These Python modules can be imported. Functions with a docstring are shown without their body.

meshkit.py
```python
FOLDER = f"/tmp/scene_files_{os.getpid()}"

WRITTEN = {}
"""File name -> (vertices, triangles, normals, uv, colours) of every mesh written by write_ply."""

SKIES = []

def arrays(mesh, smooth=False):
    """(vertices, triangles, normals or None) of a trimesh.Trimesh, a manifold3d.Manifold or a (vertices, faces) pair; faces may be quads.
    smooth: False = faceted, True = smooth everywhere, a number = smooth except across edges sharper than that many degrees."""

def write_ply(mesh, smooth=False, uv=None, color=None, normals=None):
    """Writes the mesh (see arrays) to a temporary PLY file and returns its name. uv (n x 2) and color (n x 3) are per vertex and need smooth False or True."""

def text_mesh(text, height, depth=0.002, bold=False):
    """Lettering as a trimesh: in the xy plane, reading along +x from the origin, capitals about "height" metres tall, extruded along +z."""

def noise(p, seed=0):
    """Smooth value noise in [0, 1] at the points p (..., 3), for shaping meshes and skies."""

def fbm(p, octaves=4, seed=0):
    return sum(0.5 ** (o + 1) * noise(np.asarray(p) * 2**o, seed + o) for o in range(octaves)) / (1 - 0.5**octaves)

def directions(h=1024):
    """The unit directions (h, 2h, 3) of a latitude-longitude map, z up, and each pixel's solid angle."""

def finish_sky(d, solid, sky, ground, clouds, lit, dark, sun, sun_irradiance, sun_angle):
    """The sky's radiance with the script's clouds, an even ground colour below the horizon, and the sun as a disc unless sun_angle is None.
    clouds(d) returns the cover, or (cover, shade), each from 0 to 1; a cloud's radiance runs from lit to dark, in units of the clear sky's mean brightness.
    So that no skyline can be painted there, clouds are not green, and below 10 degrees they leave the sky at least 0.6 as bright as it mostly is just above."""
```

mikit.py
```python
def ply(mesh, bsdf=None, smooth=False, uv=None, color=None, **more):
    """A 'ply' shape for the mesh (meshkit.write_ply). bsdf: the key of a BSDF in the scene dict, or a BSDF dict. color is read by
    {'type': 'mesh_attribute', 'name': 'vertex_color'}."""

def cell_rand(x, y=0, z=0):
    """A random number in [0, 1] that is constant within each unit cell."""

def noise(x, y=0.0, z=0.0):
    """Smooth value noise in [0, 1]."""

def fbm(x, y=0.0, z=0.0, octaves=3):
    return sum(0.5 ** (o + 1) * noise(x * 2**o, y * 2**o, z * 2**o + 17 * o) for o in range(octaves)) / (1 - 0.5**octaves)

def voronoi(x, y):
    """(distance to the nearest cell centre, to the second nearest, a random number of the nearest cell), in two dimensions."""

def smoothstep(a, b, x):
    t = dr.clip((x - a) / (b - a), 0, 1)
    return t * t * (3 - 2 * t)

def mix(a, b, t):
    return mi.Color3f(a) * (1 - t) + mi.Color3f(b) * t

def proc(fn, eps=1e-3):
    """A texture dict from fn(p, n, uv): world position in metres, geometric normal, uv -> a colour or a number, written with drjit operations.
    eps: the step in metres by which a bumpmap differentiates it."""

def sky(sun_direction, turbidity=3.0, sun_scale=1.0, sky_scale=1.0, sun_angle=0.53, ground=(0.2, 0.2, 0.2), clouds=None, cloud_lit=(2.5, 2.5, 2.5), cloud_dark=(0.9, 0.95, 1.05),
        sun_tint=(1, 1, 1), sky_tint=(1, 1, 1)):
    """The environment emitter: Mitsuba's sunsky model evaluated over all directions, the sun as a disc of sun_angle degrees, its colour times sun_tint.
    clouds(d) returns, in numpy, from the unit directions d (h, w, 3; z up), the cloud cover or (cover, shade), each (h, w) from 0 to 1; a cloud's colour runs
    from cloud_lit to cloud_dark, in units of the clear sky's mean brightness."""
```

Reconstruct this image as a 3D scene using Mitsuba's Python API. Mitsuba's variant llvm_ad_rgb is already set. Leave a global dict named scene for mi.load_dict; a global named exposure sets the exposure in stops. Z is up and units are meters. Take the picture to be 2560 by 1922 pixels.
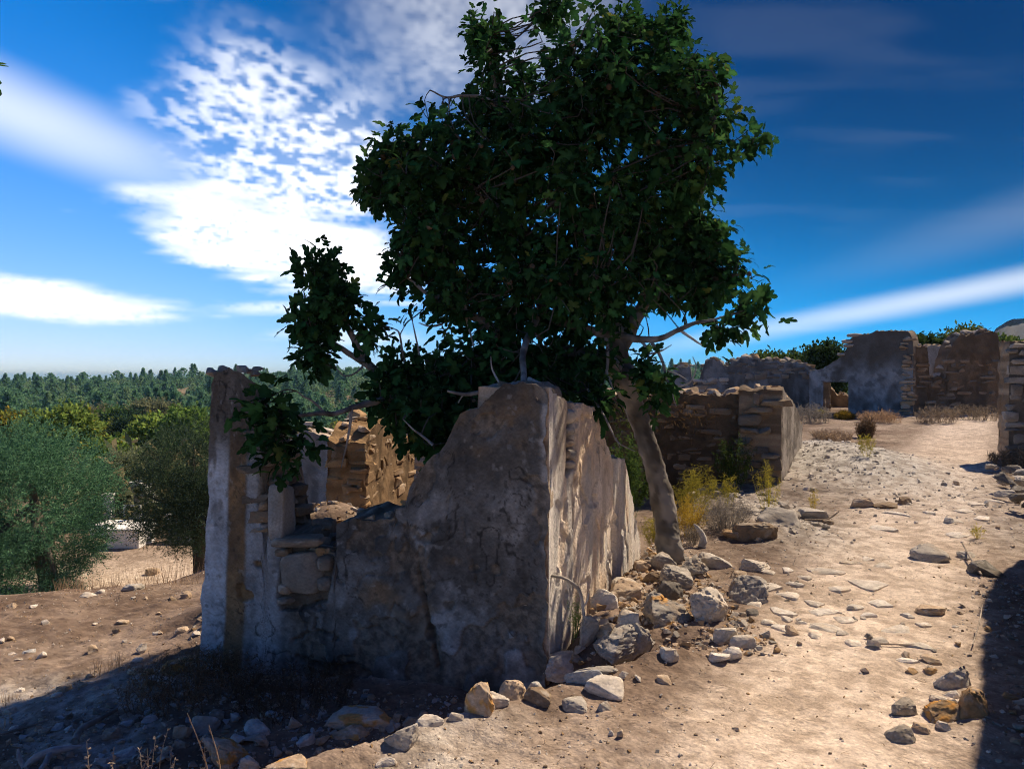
import math
import random

import drjit as dr
import mitsuba as mi
import numpy as np
import trimesh
from scipy.spatial import ConvexHull

import meshkit
import mikit
from mikit import fbm, mix, noise, proc, smoothstep

T = mi.ScalarTransform4f
random.seed(7)
R = np.random.default_rng(20)

# ------------------------------------------------------------------ camera, sky, exposure
EYE = (0.0, 0.0, 1.65)
camera = {
    "type": "perspective", "fov": 67.0, "fov_axis": "x", "near_clip": 0.05, "far_clip": 60000.0,
    "to_world": T().look_at(origin=list(EYE), target=[0.0, 10.0, 1.54], up=[0, 0, 1]),
}
exposure = 2.15
SUN_AZ, SUN_EL = 50.0, 48.5          # degrees right of the viewing direction, degrees up
_a, _e = math.radians(SUN_AZ), math.radians(SUN_EL)
SUN = [math.sin(_a) * math.cos(_e), math.cos(_a) * math.cos(_e), math.sin(_e)]


def sm(a, b, x):
    t = np.clip((np.asarray(x, float) - a) / (b - a), 0, 1)
    return t * t * (3 - 2 * t)


def lerp(a, b, t):
    t = np.asarray(t)[..., None]
    return np.asarray(a) * (1 - t) + np.asarray(b) * t


def nf(p, s, octaves=4, seed=0):
    return meshkit.fbm(np.asarray(p, float) * s, octaves, seed)


def cloud_cover(d):
    """Altocumulus sheet, cirrus streaks and a low milky veil, over a deep blue that is darkest overhead and towards the sun's side."""
    az = np.degrees(np.arctan2(d[..., 0], d[..., 1]))
    el = np.degrees(np.arcsin(np.clip(d[..., 2], -1, 1)))
    # the cloud layer seen in perspective: points on a plane above
    k = 1.0 / np.maximum(d[..., 2] + 0.06, 0.05)
    q = np.stack([d[..., 0] * k, d[..., 1] * k, np.zeros_like(k)], -1)
    q = q + 0.05 * (np.stack([nf(q, 3.0, 3, 61), nf(q, 3.0, 3, 62), 0 * k], -1) - 0.5)
    n1, n2 = nf(q, 1.3, 5, 3), nf(q, 5.0, 4, 9)
    ripple = nf(q * [1.7, 0.95, 1.0], 15.0, 3, 21)
    fine = nf(q * [1.5, 0.9, 1.0], 34.0, 2, 22)
    wob, soft_wob = nf(q, 3.4, 5, 40) - 0.5, nf(q * [0.5, 1.0, 1.0], 2.0, 3, 41) - 0.5

    def blob(a0, e0, ra, re, soft=0.5, tilt=0.0, w=0.9):
        da, de = az - a0, el - e0 - tilt * (az - a0)
        return 1 - sm(1 - soft, 1 + soft * 0.5, np.sqrt((da / ra) ** 2 + (de / re) ** 2) + w * (wob if soft < 0.85 else soft_wob))

    white = np.zeros_like(az)

    def add(c):
        nonlocal white
        white = 1 - (1 - white) * (1 - np.clip(c, 0, 1))

    cells = sm(0.40, 0.57, ripple * 0.62 + n2 * 0.23 + fine * 0.15)
    puffs = sm(0.28, 0.70, ripple * 0.45 + n2 * 0.35 + fine * 0.2)
    ragged = sm(0.25, 0.5, n2 * 0.5 + fine * 0.5)
    add(blob(-16.5, 9.0, 10.0, 3.0, 0.45, -0.17) * (0.45 + 0.75 * ragged))                             # the big bright sheet
    add(0.80 * blob(-18.0, 16.5, 6.5, 6.5, 0.6, -0.25) * (0.10 + 0.9 * cells))                            # mottled field above it
    add(0.75 * blob(-12.0, 14.5, 5.5, 4.5, 0.6, 0.0) * (0.15 + 0.85 * cells))
    add(0.38 * blob(-4.0, 23.0, 10.0, 5.5, 0.8, 0.1) * (0.15 + 0.85 * puffs))                           # it goes on behind the tree
    add(0.12 * blob(0.0, 31.0, 16.0, 6.0, 0.84, 0.2) * puffs)
    wisp = nf(q * [0.6, 1.6, 1.0] + [0, 0.4 * 1.0, 0], 2.6, 4, 55)
    add(0.022 * sm(0.46, 0.70, wisp) * sm(4, 16, az) * sm(7, 14, el))
    add(0.30 * blob(-25.0, 24.5, 3.0, 0.8, 0.8, 0.1) * cells)
    add(0.62 * blob(-34.5, 16.6, 13.5, 2.4, 1.0, -0.30, 0.35) * (0.75 + 0.3 * n1))                      # soft wing at the left
    add(1.0 * blob(-33.5, 5.0, 10.5, 1.35, 0.55, -0.09, 0.6) * (0.6 + 0.5 * ragged))                   # low streak at the left
    add(0.6 * blob(-15.0, 4.9, 6.0, 0.5, 0.7, 0.05) * ragged)
    add(0.5 * blob(-12.0, 2.8, 5.0, 0.7, 0.7, 0.0) * ragged)
    add(0.50 * blob(30.0, 5.3, 20.0, 0.85, 1.0, 0.17, 0.2))                                             # long streak at the right
    add(0.075 * blob(36.0, 10.4, 13.0, 1.6, 1.0, 0.24, 0.2))
    # unseen pieces of the same sheet, added all round to whiten the ambient light
    out = sm(38, 60, np.abs(az))
    add(0.5 * out * sm(0.58, 0.70, n1 * 0.7 + n2 * 0.3) * sm(0, 6, el) * (0.3 + 0.7 * cells))
    # milky veil near the horizon, thicker towards the open sea at the left
    left = 1 - sm(-38, 24, az) * (1 - sm(120, 180, np.abs(az)))
    left = np.where(az < -60, np.maximum(0.12, 1 - sm(-55, -100, az)), left)
    add((0.10 + 0.62 * left) * np.exp(-np.maximum(el, 0) / (1.6 + 2.7 * left)))
    add(0.07 * left * (1 - sm(3, 24, el)))
    raw = 1.0 * sm(-34, 44, az + 0.35 * el) * (1 - np.exp(-np.maximum(el, 0) / 11.0)) + 0.7 * sm(8, 60, el + 0.2 * az)
    deep = 0.96 * (1 - np.exp(-3.1 * raw**1.3))
    deep = np.where(np.abs(az) > 60, np.maximum(deep, 0.93 * sm(4, 24, el)), deep)  # unseen sky at the sides and behind is darkened to cut the fill light
    cover = 1 - (1 - deep) * (1 - white)
    return cover, deep * (1 - white) / np.maximum(cover, 1e-6)


scene = {"type": "scene", "camera": camera}
scene["sky"] = mikit.sky(SUN, turbidity=2.5, sun_scale=1.0, sky_scale=0.66, sun_angle=0.9, ground=(0.22, 0.18, 0.13), clouds=cloud_cover,
                         cloud_lit=(4.2, 4.3, 4.5), cloud_dark=(0.0, 0.06, 0.33), sky_tint=(0.02, 0.98, 1.90), sun_tint=(1.0, 0.97, 0.94))
labels = {}
# ------------------------------------------------------------------ helpers


def tag(key, label, category=None, group=None, kind=None):
    e = {"label": label}
    if category:
        e["category"] = category
    if group:
        e["group"] = group
    if kind:
        e["kind"] = kind
    labels[key] = e
    return key


def new_key(name):
    taken = lambda k: k in scene or k in labels or k in _names  # noqa: E731
    k, i = name, 0
    while taken(k):
        i += 1
        k = f"{name}_{i:03d}"
    _names.add(k)
    return k


_names = set()


def put(name, mesh, bsdf, parent=None, smooth=False, color=None, uv=None):
    """One mesh as one entry: a thing, or (with parent) a part whose key starts with the parent's."""
    key = new_key(f"{parent}__{name}" if parent else name)
    scene[key] = shape(mesh, bsdf, smooth, color, uv)
    return key


def shape(mesh, bsdf, smooth=False, color=None, uv=None):
    """A ply whose vertex colours travel as uv (so that Mitsuba can join all meshes of one material, which renders ten times faster)."""
    if color is not None:
        c = np.maximum(np.broadcast_to(np.asarray(color, float), (len(mesh[0]), 3)), 0.004)
        if bsdf in GREENS:
            uv = np.stack([c[:, 1], c[:, 0] / c[:, 1]], 1)
        else:
            k = np.log(c[:, 0] / c[:, 2])
            uv = np.stack([(c.mean(1) * 3) / (np.exp(k / 2) + np.exp(-k / 2) + 1 + 0.05 * k + 0.22 * np.maximum(k - 0.8, 0)), k], 1)
            uv = uv + 1e-3 * np.stack([mesh[0][:, 0] + 0.7 * mesh[0][:, 1], mesh[0][:, 2] + 0.3 * mesh[0][:, 0]], 1) * (bsdf in BUMPED)
    return mikit.ply(mesh, bsdf, smooth=smooth, uv=uv)


GREENS, BUMPED = ("m_leaf", "m_plant", "m_olive"), ("m_plaster", "m_rock", "m_bark")


def unit(v):
    v = np.asarray(v, float)
    return v / np.maximum(np.linalg.norm(v, axis=-1, keepdims=True), 1e-12)


def join(parts):
    """[(v, f, c)] -> one (v, f, c)."""
    vs, fs, cs, at = [], [], [], 0
    for v, f, c in parts:
        vs.append(v)
        fs.append(np.asarray(f) + at)
        cs.append(np.broadcast_to(c, (len(v), 3)))
        at += len(v)
    return np.vstack(vs), np.vstack(fs), np.vstack(cs)


def grid_faces(n, m, close=False):
    """Triangles of an n x m grid of vertices (row-major)."""
    i, j = np.meshgrid(np.arange(n - 1), np.arange(m if close else m - 1), indexing="ij")
    a, b = (i * m + j).ravel(), (i * m + (j + 1) % m).ravel()
    c, d = a + m, b + m
    return np.vstack([np.stack([a, c, b], 1), np.stack([b, c, d], 1)])


def spline(pts, n):
    """Catmull-Rom through rows of pts."""
    p = np.asarray(pts, float)
    p = np.vstack([2 * p[0] - p[1], p, 2 * p[-1] - p[-2]])
    out = []
    for t in np.linspace(0, len(p) - 3 - 1e-6, n):
        i, u = int(t), t - int(t)
        a, b, c, d = p[i : i + 4]
        out.append(0.5 * (2 * b + (c - a) * u + (2 * a - 5 * b + 4 * c - d) * u * u + (3 * b - a - 3 * c + d) * u**3))
    return np.array(out)


def tube(pts, sides=8, rough=0.0, seed=0):
    """Rows (x, y, z, radius) -> (v, f): a capped bent tube with a bark-like unevenness."""
    p = np.asarray(pts, float)
    t = unit(np.gradient(p[:, :3], axis=0))
    ref = np.array([0.31, -0.86, 0.4])
    a = unit(np.cross(t, ref))
    b = np.cross(t, a)
    ang = np.arange(sides) * 2 * np.pi / sides
    v = p[:, None, :3] + p[:, 3, None, None] * (np.cos(ang)[None, :, None] * a[:, None] + np.sin(ang)[None, :, None] * b[:, None])
    if rough:
        ctr = p[:, None, :3]
        k = 1 + rough * (meshkit.fbm(v * 9.0, 3, seed) - 0.5) * 2 + rough * 0.8 * (meshkit.fbm(v * 34.0, 2, seed + 5) - 0.5)
        v = ctr + (v - ctr) * k[..., None]
    n = len(p)
    f = grid_faces(n, sides, True)
    v = np.vstack([v.reshape(-1, 3), p[:1, :3], p[-1:, :3]])
    i = np.arange(sides)
    f = np.vstack([f, np.stack([(i + 1) % sides, i, i * 0 + n * sides], 1), np.stack([(n - 1) * sides + i, (n - 1) * sides + (i + 1) % sides, i * 0 + n * sides + 1], 1)])
    return v, f


# ------------------------------------------------------------------ materials (each defined once)
def earthy(p, n, uv):
    """A mineral or wooden colour from uv: brightness and warmth."""
    e = dr.exp(0.5 * uv.y)
    return mi.Color3f(uv.x * e, uv.x * (1 + 0.05 * uv.y + 0.22 * dr.maximum(uv.y - 0.8, 0)), uv.x / e)


def earthy_grain(p, n, uv):
    """The same with the fine speckle of weathered plaster or stone."""
    g = 0.55 * noise(p.x * 85, p.y * 85, p.z * 85) + 0.45 * noise(p.x * 210, p.y * 210, p.z * 210)
    return earthy(p, n, uv) * (0.68 + 0.64 * g)


def fresh_green(p, n, uv):
    return mi.Color3f(uv.x * uv.y, uv.x, uv.x * dr.maximum(0.17, 0.33 - 0.2 * (uv.y - 0.3)))


def dull_green(p, n, uv):
    return mi.Color3f(uv.x * uv.y, uv.x, uv.x * 0.58)


EARTHY = proc(earthy)


def grain_plaster(p, n, uv):
    return 0.6 * noise(p.x * 70, p.y * 70, p.z * 70) + 0.4 * noise(p.x * 190, p.y * 190, p.z * 190)


def grain_rock(p, n, uv):
    return 0.55 * noise(p.x * 46, p.y * 46, p.z * 46) + 0.3 * noise(p.x * 110, p.y * 110, p.z * 110) + 0.15 * noise(p.x * 260, p.y * 260, p.z * 260)


def grain_bark(p, n, uv):
    return 0.6 * noise(p.x * 60, p.y * 60, p.z * 22) + 0.4 * noise(p.x * 150, p.y * 150, p.z * 60)


def ramp(y, ys, vs):
    """Piecewise linear through (ys, vs)."""
    out, last = mi.Float(vs[0]), 0.0
    for i in range(len(ys) - 1):
        s = (vs[i + 1] - vs[i]) / (ys[i + 1] - ys[i])
        out = out + (s - last) * dr.maximum(y - ys[i], 0)
        last = s
    return out - last * dr.maximum(y - ys[-1], 0)


def hump(x, y, cx, cy, rx, ry):
    return dr.exp(-(dr.square((x - cx) / rx) + dr.square((y - cy) / ry)))


def ground_color(p, n, uv):
    """Red-brown earth, paler where it is trodden, grey where stone dust lies."""
    x, y = p.x, p.y
    r = dr.sqrt(x * x + y * y)
    f0, f1, f2 = fbm(x * 0.9, y * 0.9, 5.0, 3), fbm(x * 2.3, y * 2.3, 3.0, 4), fbm(x * 13, y * 13, 7.0, 3)
    g, h = noise(x * 55, y * 55, p.z * 55), noise(x * 130, y * 130, 2.0)
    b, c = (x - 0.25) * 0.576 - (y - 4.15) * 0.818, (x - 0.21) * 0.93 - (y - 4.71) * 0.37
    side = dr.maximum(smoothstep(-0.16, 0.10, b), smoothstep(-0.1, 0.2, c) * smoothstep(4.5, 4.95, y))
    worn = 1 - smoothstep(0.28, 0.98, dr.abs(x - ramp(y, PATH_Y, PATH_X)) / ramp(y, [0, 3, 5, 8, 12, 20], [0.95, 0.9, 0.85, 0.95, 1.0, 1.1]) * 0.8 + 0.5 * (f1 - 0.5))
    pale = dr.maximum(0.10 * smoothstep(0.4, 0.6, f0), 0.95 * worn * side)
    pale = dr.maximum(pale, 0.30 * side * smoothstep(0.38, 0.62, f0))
    pale = dr.maximum(pale, 0.95 * hump(x, y, -8.0, 17.5, 5.0, 3.6))
    pale = dr.maximum(pale, 0.28 * smoothstep(0.48, 0.6, fbm(x * 0.05, y * 0.05, 1.0, 3)) * smoothstep(30, 60, r))
    dust = 1.25 * hump(x, y, 4.9, 11.7, 1.25, 2.5)
    dust = dr.maximum(dust, 0.75 * hump(x, y, 2.9, 8.4, 0.6, 1.5))
    dust = dr.maximum(dust, 0.35 * hump(x, y, 5.2, 7.4, 0.8, 1.2))
    dust = dr.maximum(dust, 0.5 * smoothstep(0.46, 0.58, f0) * (1 - smoothstep(-0.5, 0.3, x)) * (1 - smoothstep(5, 5.4, y)))
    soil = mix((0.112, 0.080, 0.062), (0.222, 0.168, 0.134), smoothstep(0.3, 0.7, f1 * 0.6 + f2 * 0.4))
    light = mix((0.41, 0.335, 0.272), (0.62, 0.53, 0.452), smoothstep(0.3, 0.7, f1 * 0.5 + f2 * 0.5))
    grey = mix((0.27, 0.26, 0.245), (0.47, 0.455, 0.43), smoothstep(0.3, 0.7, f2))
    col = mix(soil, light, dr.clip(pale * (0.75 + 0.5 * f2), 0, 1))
    col = mix(col, grey, dr.clip(dust * (0.5 + f2), 0, 1) * (1 - smoothstep(40, 60, r)))
    col = mix(col, mi.Color3f(0.17, 0.15, 0.09) * (0.7 + 0.6 * f1), 0.6 * smoothstep(25, 60, r))
    q = noise(x * 260, y * 260, 4.0)
    return col * (0.50 + 0.40 * g + 0.32 * h + 0.26 * q)


PATH_Y, PATH_X = [-6, 1.5, 3.25, 5.1, 7.66, 9.8, 15.1, 19], [-0.9, 0.75, 1.25, 2.35, 3.95, 5.3, 8.7, 11.2]


def ground_grain(p, n, uv):
    return 0.5 * noise(p.x * 38, p.y * 38, p.z * 38) + 0.35 * noise(p.x * 95, p.y * 95, p.z * 95) + 0.15 * noise(p.x * 220, p.y * 220, 1.0)


def bumped(color, rough, fn, height, eps=2e-3, spec=0.3):
    return {"type": "bumpmap", "arbitrary": proc(fn, eps), "scale": height,
            "bsdf": {"type": "twosided", "bsdf": {"type": "principled", "base_color": color, "roughness": rough, "specular": spec}}}


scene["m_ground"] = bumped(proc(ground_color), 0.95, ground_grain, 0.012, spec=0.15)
scene["m_plaster"] = bumped(proc(earthy_grain), 0.9, grain_plaster, 0.008, spec=0.25)
scene["m_rock"] = bumped(proc(earthy_grain), 0.88, grain_rock, 0.007, spec=0.25)
scene["m_bark"] = bumped(EARTHY, 0.85, grain_bark, 0.006, spec=0.25)
scene["m_plain"] = {"type": "twosided", "bsdf": {"type": "principled", "base_color": EARTHY, "roughness": 0.85, "specular": 0.2}}
scene["m_leaf"] = {"type": "principledthin", "base_color": proc(fresh_green), "roughness": 0.45, "spec_trans": 0.0, "diff_trans": 0.65, "eta": 1.4}
scene["m_plant"] = {"type": "principledthin", "base_color": proc(fresh_green), "roughness": 0.75, "spec_trans": 0.0, "diff_trans": 0.6, "eta": 1.3}
scene["m_olive"] = {**scene["m_plant"], "base_color": proc(dull_green)}
scene["m_dry"] = {**scene["m_plant"], "base_color": EARTHY}
scene["m_sea"] = {"type": "principled", "base_color": {"type": "rgb", "value": [0.02, 0.06, 0.11]}, "roughness": 0.35, "specular": 0.5}
# ------------------------------------------------------------------ the ground
HILL_R = np.array([0, 40, 70, 100, 150, 220, 300, 360, 430, 600, 1500, 4000, 60000], float)
HILL_Z = np.array([-3.2, -4.6, -6.8, -8.2, -8.6, -7.4, -5.4, -4.2, -4.6, -12, -90, -215, -240], float)


def bank_sides(x, y):
    """1 on the path's side of the bank in front of the house and along its side wall, 0 in the hollow."""
    wob = 0.14 * (nf(np.stack([x, y, 0 * x], -1), 3.1, 3, 77) - 0.5)
    b = (x - 0.25) * 0.576 - (y - 4.15) * 0.818 + wob
    c = (x - 0.21) * 0.93 - (y - 4.71) * 0.37 + wob
    return np.maximum(sm(-0.16, 0.10, b), sm(-0.12, 0.16, c) * sm(4.5, 4.95, y))


def terrain(x, y):
    """The lie of the land without its small bumps."""
    x, y = np.asarray(x, float), np.asarray(y, float)
    r, az = np.hypot(x, y), np.degrees(np.arctan2(x, y))
    plateau = 0.028 * np.clip(y - 4, 0, 22) + 0.02 * np.clip(x - 4, 0, 10) * sm(6, 12, y)
    plateau = plateau + 0.34 * np.exp(-(((x - 5.0) / 1.3) ** 2 + ((y - 12.0) / 2.3) ** 2))      # heap of stone dust beside the path
    plateau = plateau + 0.10 * np.exp(-(((x - 2.45) / 0.5) ** 2 + ((y - 8.3) / 1.1) ** 2))
    side = bank_sides(x, y)
    low = -0.28 - 0.10 * np.clip(-x - 1.9, 0, 1.4)
    low = low + 0.86 * np.exp(-(((x + 1.5) / 0.75) ** 2 + ((y - 6.45) / 0.7) ** 2))                # fallen earth inside the house
    low = low + 0.22 * sm(7.2, 9.5, y) * sm(-3.2, -1.5, x)
    z = low + (plateau - low) * side
    z = z + 0.05 * np.exp(-((((x - 0.25) * 0.576 - (y - 4.15) * 0.818) - 0.12) / 0.12) ** 2) * (y < 4.6)
    # beyond the terrace's edge the land falls to the valley
    q = x - (-2.7 + 0.30 * (y - 7.4))
    out = np.minimum(np.clip(-q, 0, None), np.clip(y - 7.35 - 0.28 * (x + 3), 0, None))
    z = z - 2.75 * sm(0, 8.0, out)
    hill = np.interp(r, HILL_R, HILL_Z) + 5.4 * sm(-36, -6, az) * sm(150, 340, r) * (1 - sm(420, 900, r)) + 2.4 * (nf(np.stack([x, y, 0 * x], -1), 0.02, 3, 5) - 0.5) * sm(60, 160, r)
    w = np.maximum(sm(14, 34, out), sm(34, 90, r) * np.where(q > 0, sm(30, 60, r), 1))
    return z + (hill - z) * w


def path_worn(x, y):
    """How trodden the earth is: 1 in the middle of the path."""
    cx = np.interp(y, PATH_Y, PATH_X)
    hw = np.interp(y, [0, 3, 5, 8, 12, 20], [0.85, 0.8, 0.75, 0.9, 1.0, 1.5])
    return 1 - sm(0.35, 1.15, np.abs(x - cx) / hw * 0.8)


def bumps(x, y):
    p = np.stack([x, y, 0 * x], -1)
    r = np.hypot(x, y)
    near = 1 - sm(30, 80, r)
    worn = path_worn(x, y)
    b = 0.07 * (nf(p, 1.1, 3, 11) - 0.5) + (0.055 - 0.04 * worn) * (nf(p, 4.2, 3, 12) - 0.5) + (0.024 - 0.017 * worn) * (nf(p, 17.0, 3, 13) - 0.5)
    return b * near


def ground_z(x, y):
    return terrain(x, y) + bumps(np.asarray(x, float), np.asarray(y, float))
# the sheet itself: 2 to 3 cm apart near the path, wider and wider towards the horizon


def spaced(lo, hi, step, far, grow):
    mid = np.arange(lo, hi, step)
    up, s = [hi], step
    while up[-1] < far:
        s *= grow
        up.append(up[-1] + s)
    dn, s = [lo], step
    while dn[-1] > -far:
        s *= grow
        dn.append(dn[-1] - s)
    return np.concatenate([dn[:0:-1], mid, up])


gx, gy = spaced(-4.6, 6.4, 0.030, 3600, 1.085), spaced(2.3, 9.6, 0.026, 3900, 1.05)
gy = gy[gy > -3000]
GX, GY = np.meshgrid(gx, gy, indexing="ij")
GZ = ground_z(GX, GY)
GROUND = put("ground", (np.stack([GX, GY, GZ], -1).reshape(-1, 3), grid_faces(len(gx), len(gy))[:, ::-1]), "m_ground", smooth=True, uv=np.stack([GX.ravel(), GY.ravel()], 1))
tag(GROUND, "dry reddish earth and trodden pale dirt path through the ruins", kind="structure")
sea = np.array([[-60000, 900, -205.0], [60000, 900, -205], [60000, 58000, -205], [-60000, 58000, -205]])
tag(put("sea", (sea, np.array([[0, 1, 2, 3]])), "m_sea"), "hazy sea on the horizon at the left", kind="structure")
# blue mountain far away at the right
az = np.radians(np.linspace(28.5, 75, 160))
prof = np.interp(np.degrees(az), [28.5, 30.5, 32.0, 32.8, 33.6, 36, 40, 46, 55, 65, 75], [-20, 40, 118, 140, 146, 152, 160, 150, 155, 120, 60])
prof = prof + 26 * (nf(np.stack([az * 60, 0 * az, 0 * az], -1), 1, 4, 9) - 0.5)
rr = np.array([1500, 1750, 2050, 2300, 2900]) * 0.27
hh = np.array([0.0, 0.45, 0.85, 1.0, 0.2])
A, K = np.meshgrid(az, np.arange(5), indexing="ij")
MZ = -14 + (prof[:, None] * 0.27 + 14) * hh[None] + 8 * (nf(np.stack([A * 40, K * 1.3, 0 * A], -1), 1, 3, 4) - 0.5)
M = np.stack([rr[K] * np.sin(A), rr[K] * np.cos(A), MZ], -1).reshape(-1, 3)
tag(put("mountain", (M, grid_faces(160, 5)), "m_plain", smooth=True, color=lerp((0.025, 0.040, 0.040), (0.055, 0.068, 0.066), sm(0.4, 0.6, nf(M, 0.04, 4, 3)))), "distant blue mountain above the right end of the far walls", kind="structure")
# ------------------------------------------------------------------ stones
def hull_mesh(pts):
    h = ConvexHull(pts)
    used = np.unique(h.simplices)
    index = np.full(len(pts), -1)
    index[used] = np.arange(len(used))
    v, f = pts[used], index[h.simplices]
    c = v.mean(0)
    n = np.cross(v[f[:, 1]] - v[f[:, 0]], v[f[:, 2]] - v[f[:, 0]])
    flip = ((v[f].mean(1) - c) * n).sum(1) < 0
    f[flip] = f[flip][:, ::-1]
    return v, f


def rock(rng, size, sub=0, rough=0.05, boxy=0.75, count=15, flat=0.0):
    """An angular stone about as large as size, standing on z = 0 with its middle at x = y = 0."""
    p = unit(rng.normal(size=(count, 3)))
    p = np.sign(p) * np.abs(p) ** boxy
    if flat:
        p[:, 2] = np.clip(p[:, 2], -1, 1 - flat)
    p[:, 2] = np.where(p[:, 2] < -0.15, -0.15 + 0.45 * (p[:, 2] + 0.15), p[:, 2])      # a broad foot
    p[p[:, 2] < 0, :2] *= 1.12
    v, f = hull_mesh(p)
    lo, hi = v.min(0), v.max(0)
    v = (v - (lo + hi) / 2) / (hi - lo)
    if sub:
        m = trimesh.Trimesh(v, f, process=False)
        v, f = trimesh.remesh.subdivide(np.array(m.vertices), np.array(m.faces))
        for k in range(sub - 1):
            if k == 0:
                m = trimesh.Trimesh(v, f, process=True)
                trimesh.smoothing.filter_laplacian(m, lamb=0.22, iterations=2)
                v, f = np.array(m.vertices), np.array(m.faces)
            v, f = trimesh.remesh.subdivide(v, f)
        m = trimesh.Trimesh(v, f, process=True)
        v, f = np.array(m.vertices), np.array(m.faces)
        o = rng.uniform(0, 50, 3)
        n = unit(np.array(m.vertex_normals))
        ridge = np.abs(meshkit.fbm(v * 4.5 + o, 3, 9) - 0.5) * 2
        v = v + n * (rough * 2.0 * (meshkit.fbm(v * 3.2 + o, 4, 1) - 0.5) + rough * 1.1 * (meshkit.fbm(v * 12 + o, 3, 2) - 0.5) - rough * 0.9 * np.exp(-((ridge / 0.06) ** 2)))[:, None]
    v = v * np.asarray(size, float)
    v[:, 2] -= v[:, 2].min()
    return v, f


TONES = {
    "grey": (0.30, 0.285, 0.26), "pale": (0.43, 0.40, 0.355), "white": (0.52, 0.495, 0.45), "tan": (0.37, 0.295, 0.21), "ochre": (0.29, 0.205, 0.10),
    "brown": (0.20, 0.145, 0.105), "dark": (0.13, 0.12, 0.11), "red": (0.33, 0.185, 0.12), "blue": (0.36, 0.37, 0.385), "plum": (0.25, 0.205, 0.195),
}


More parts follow.
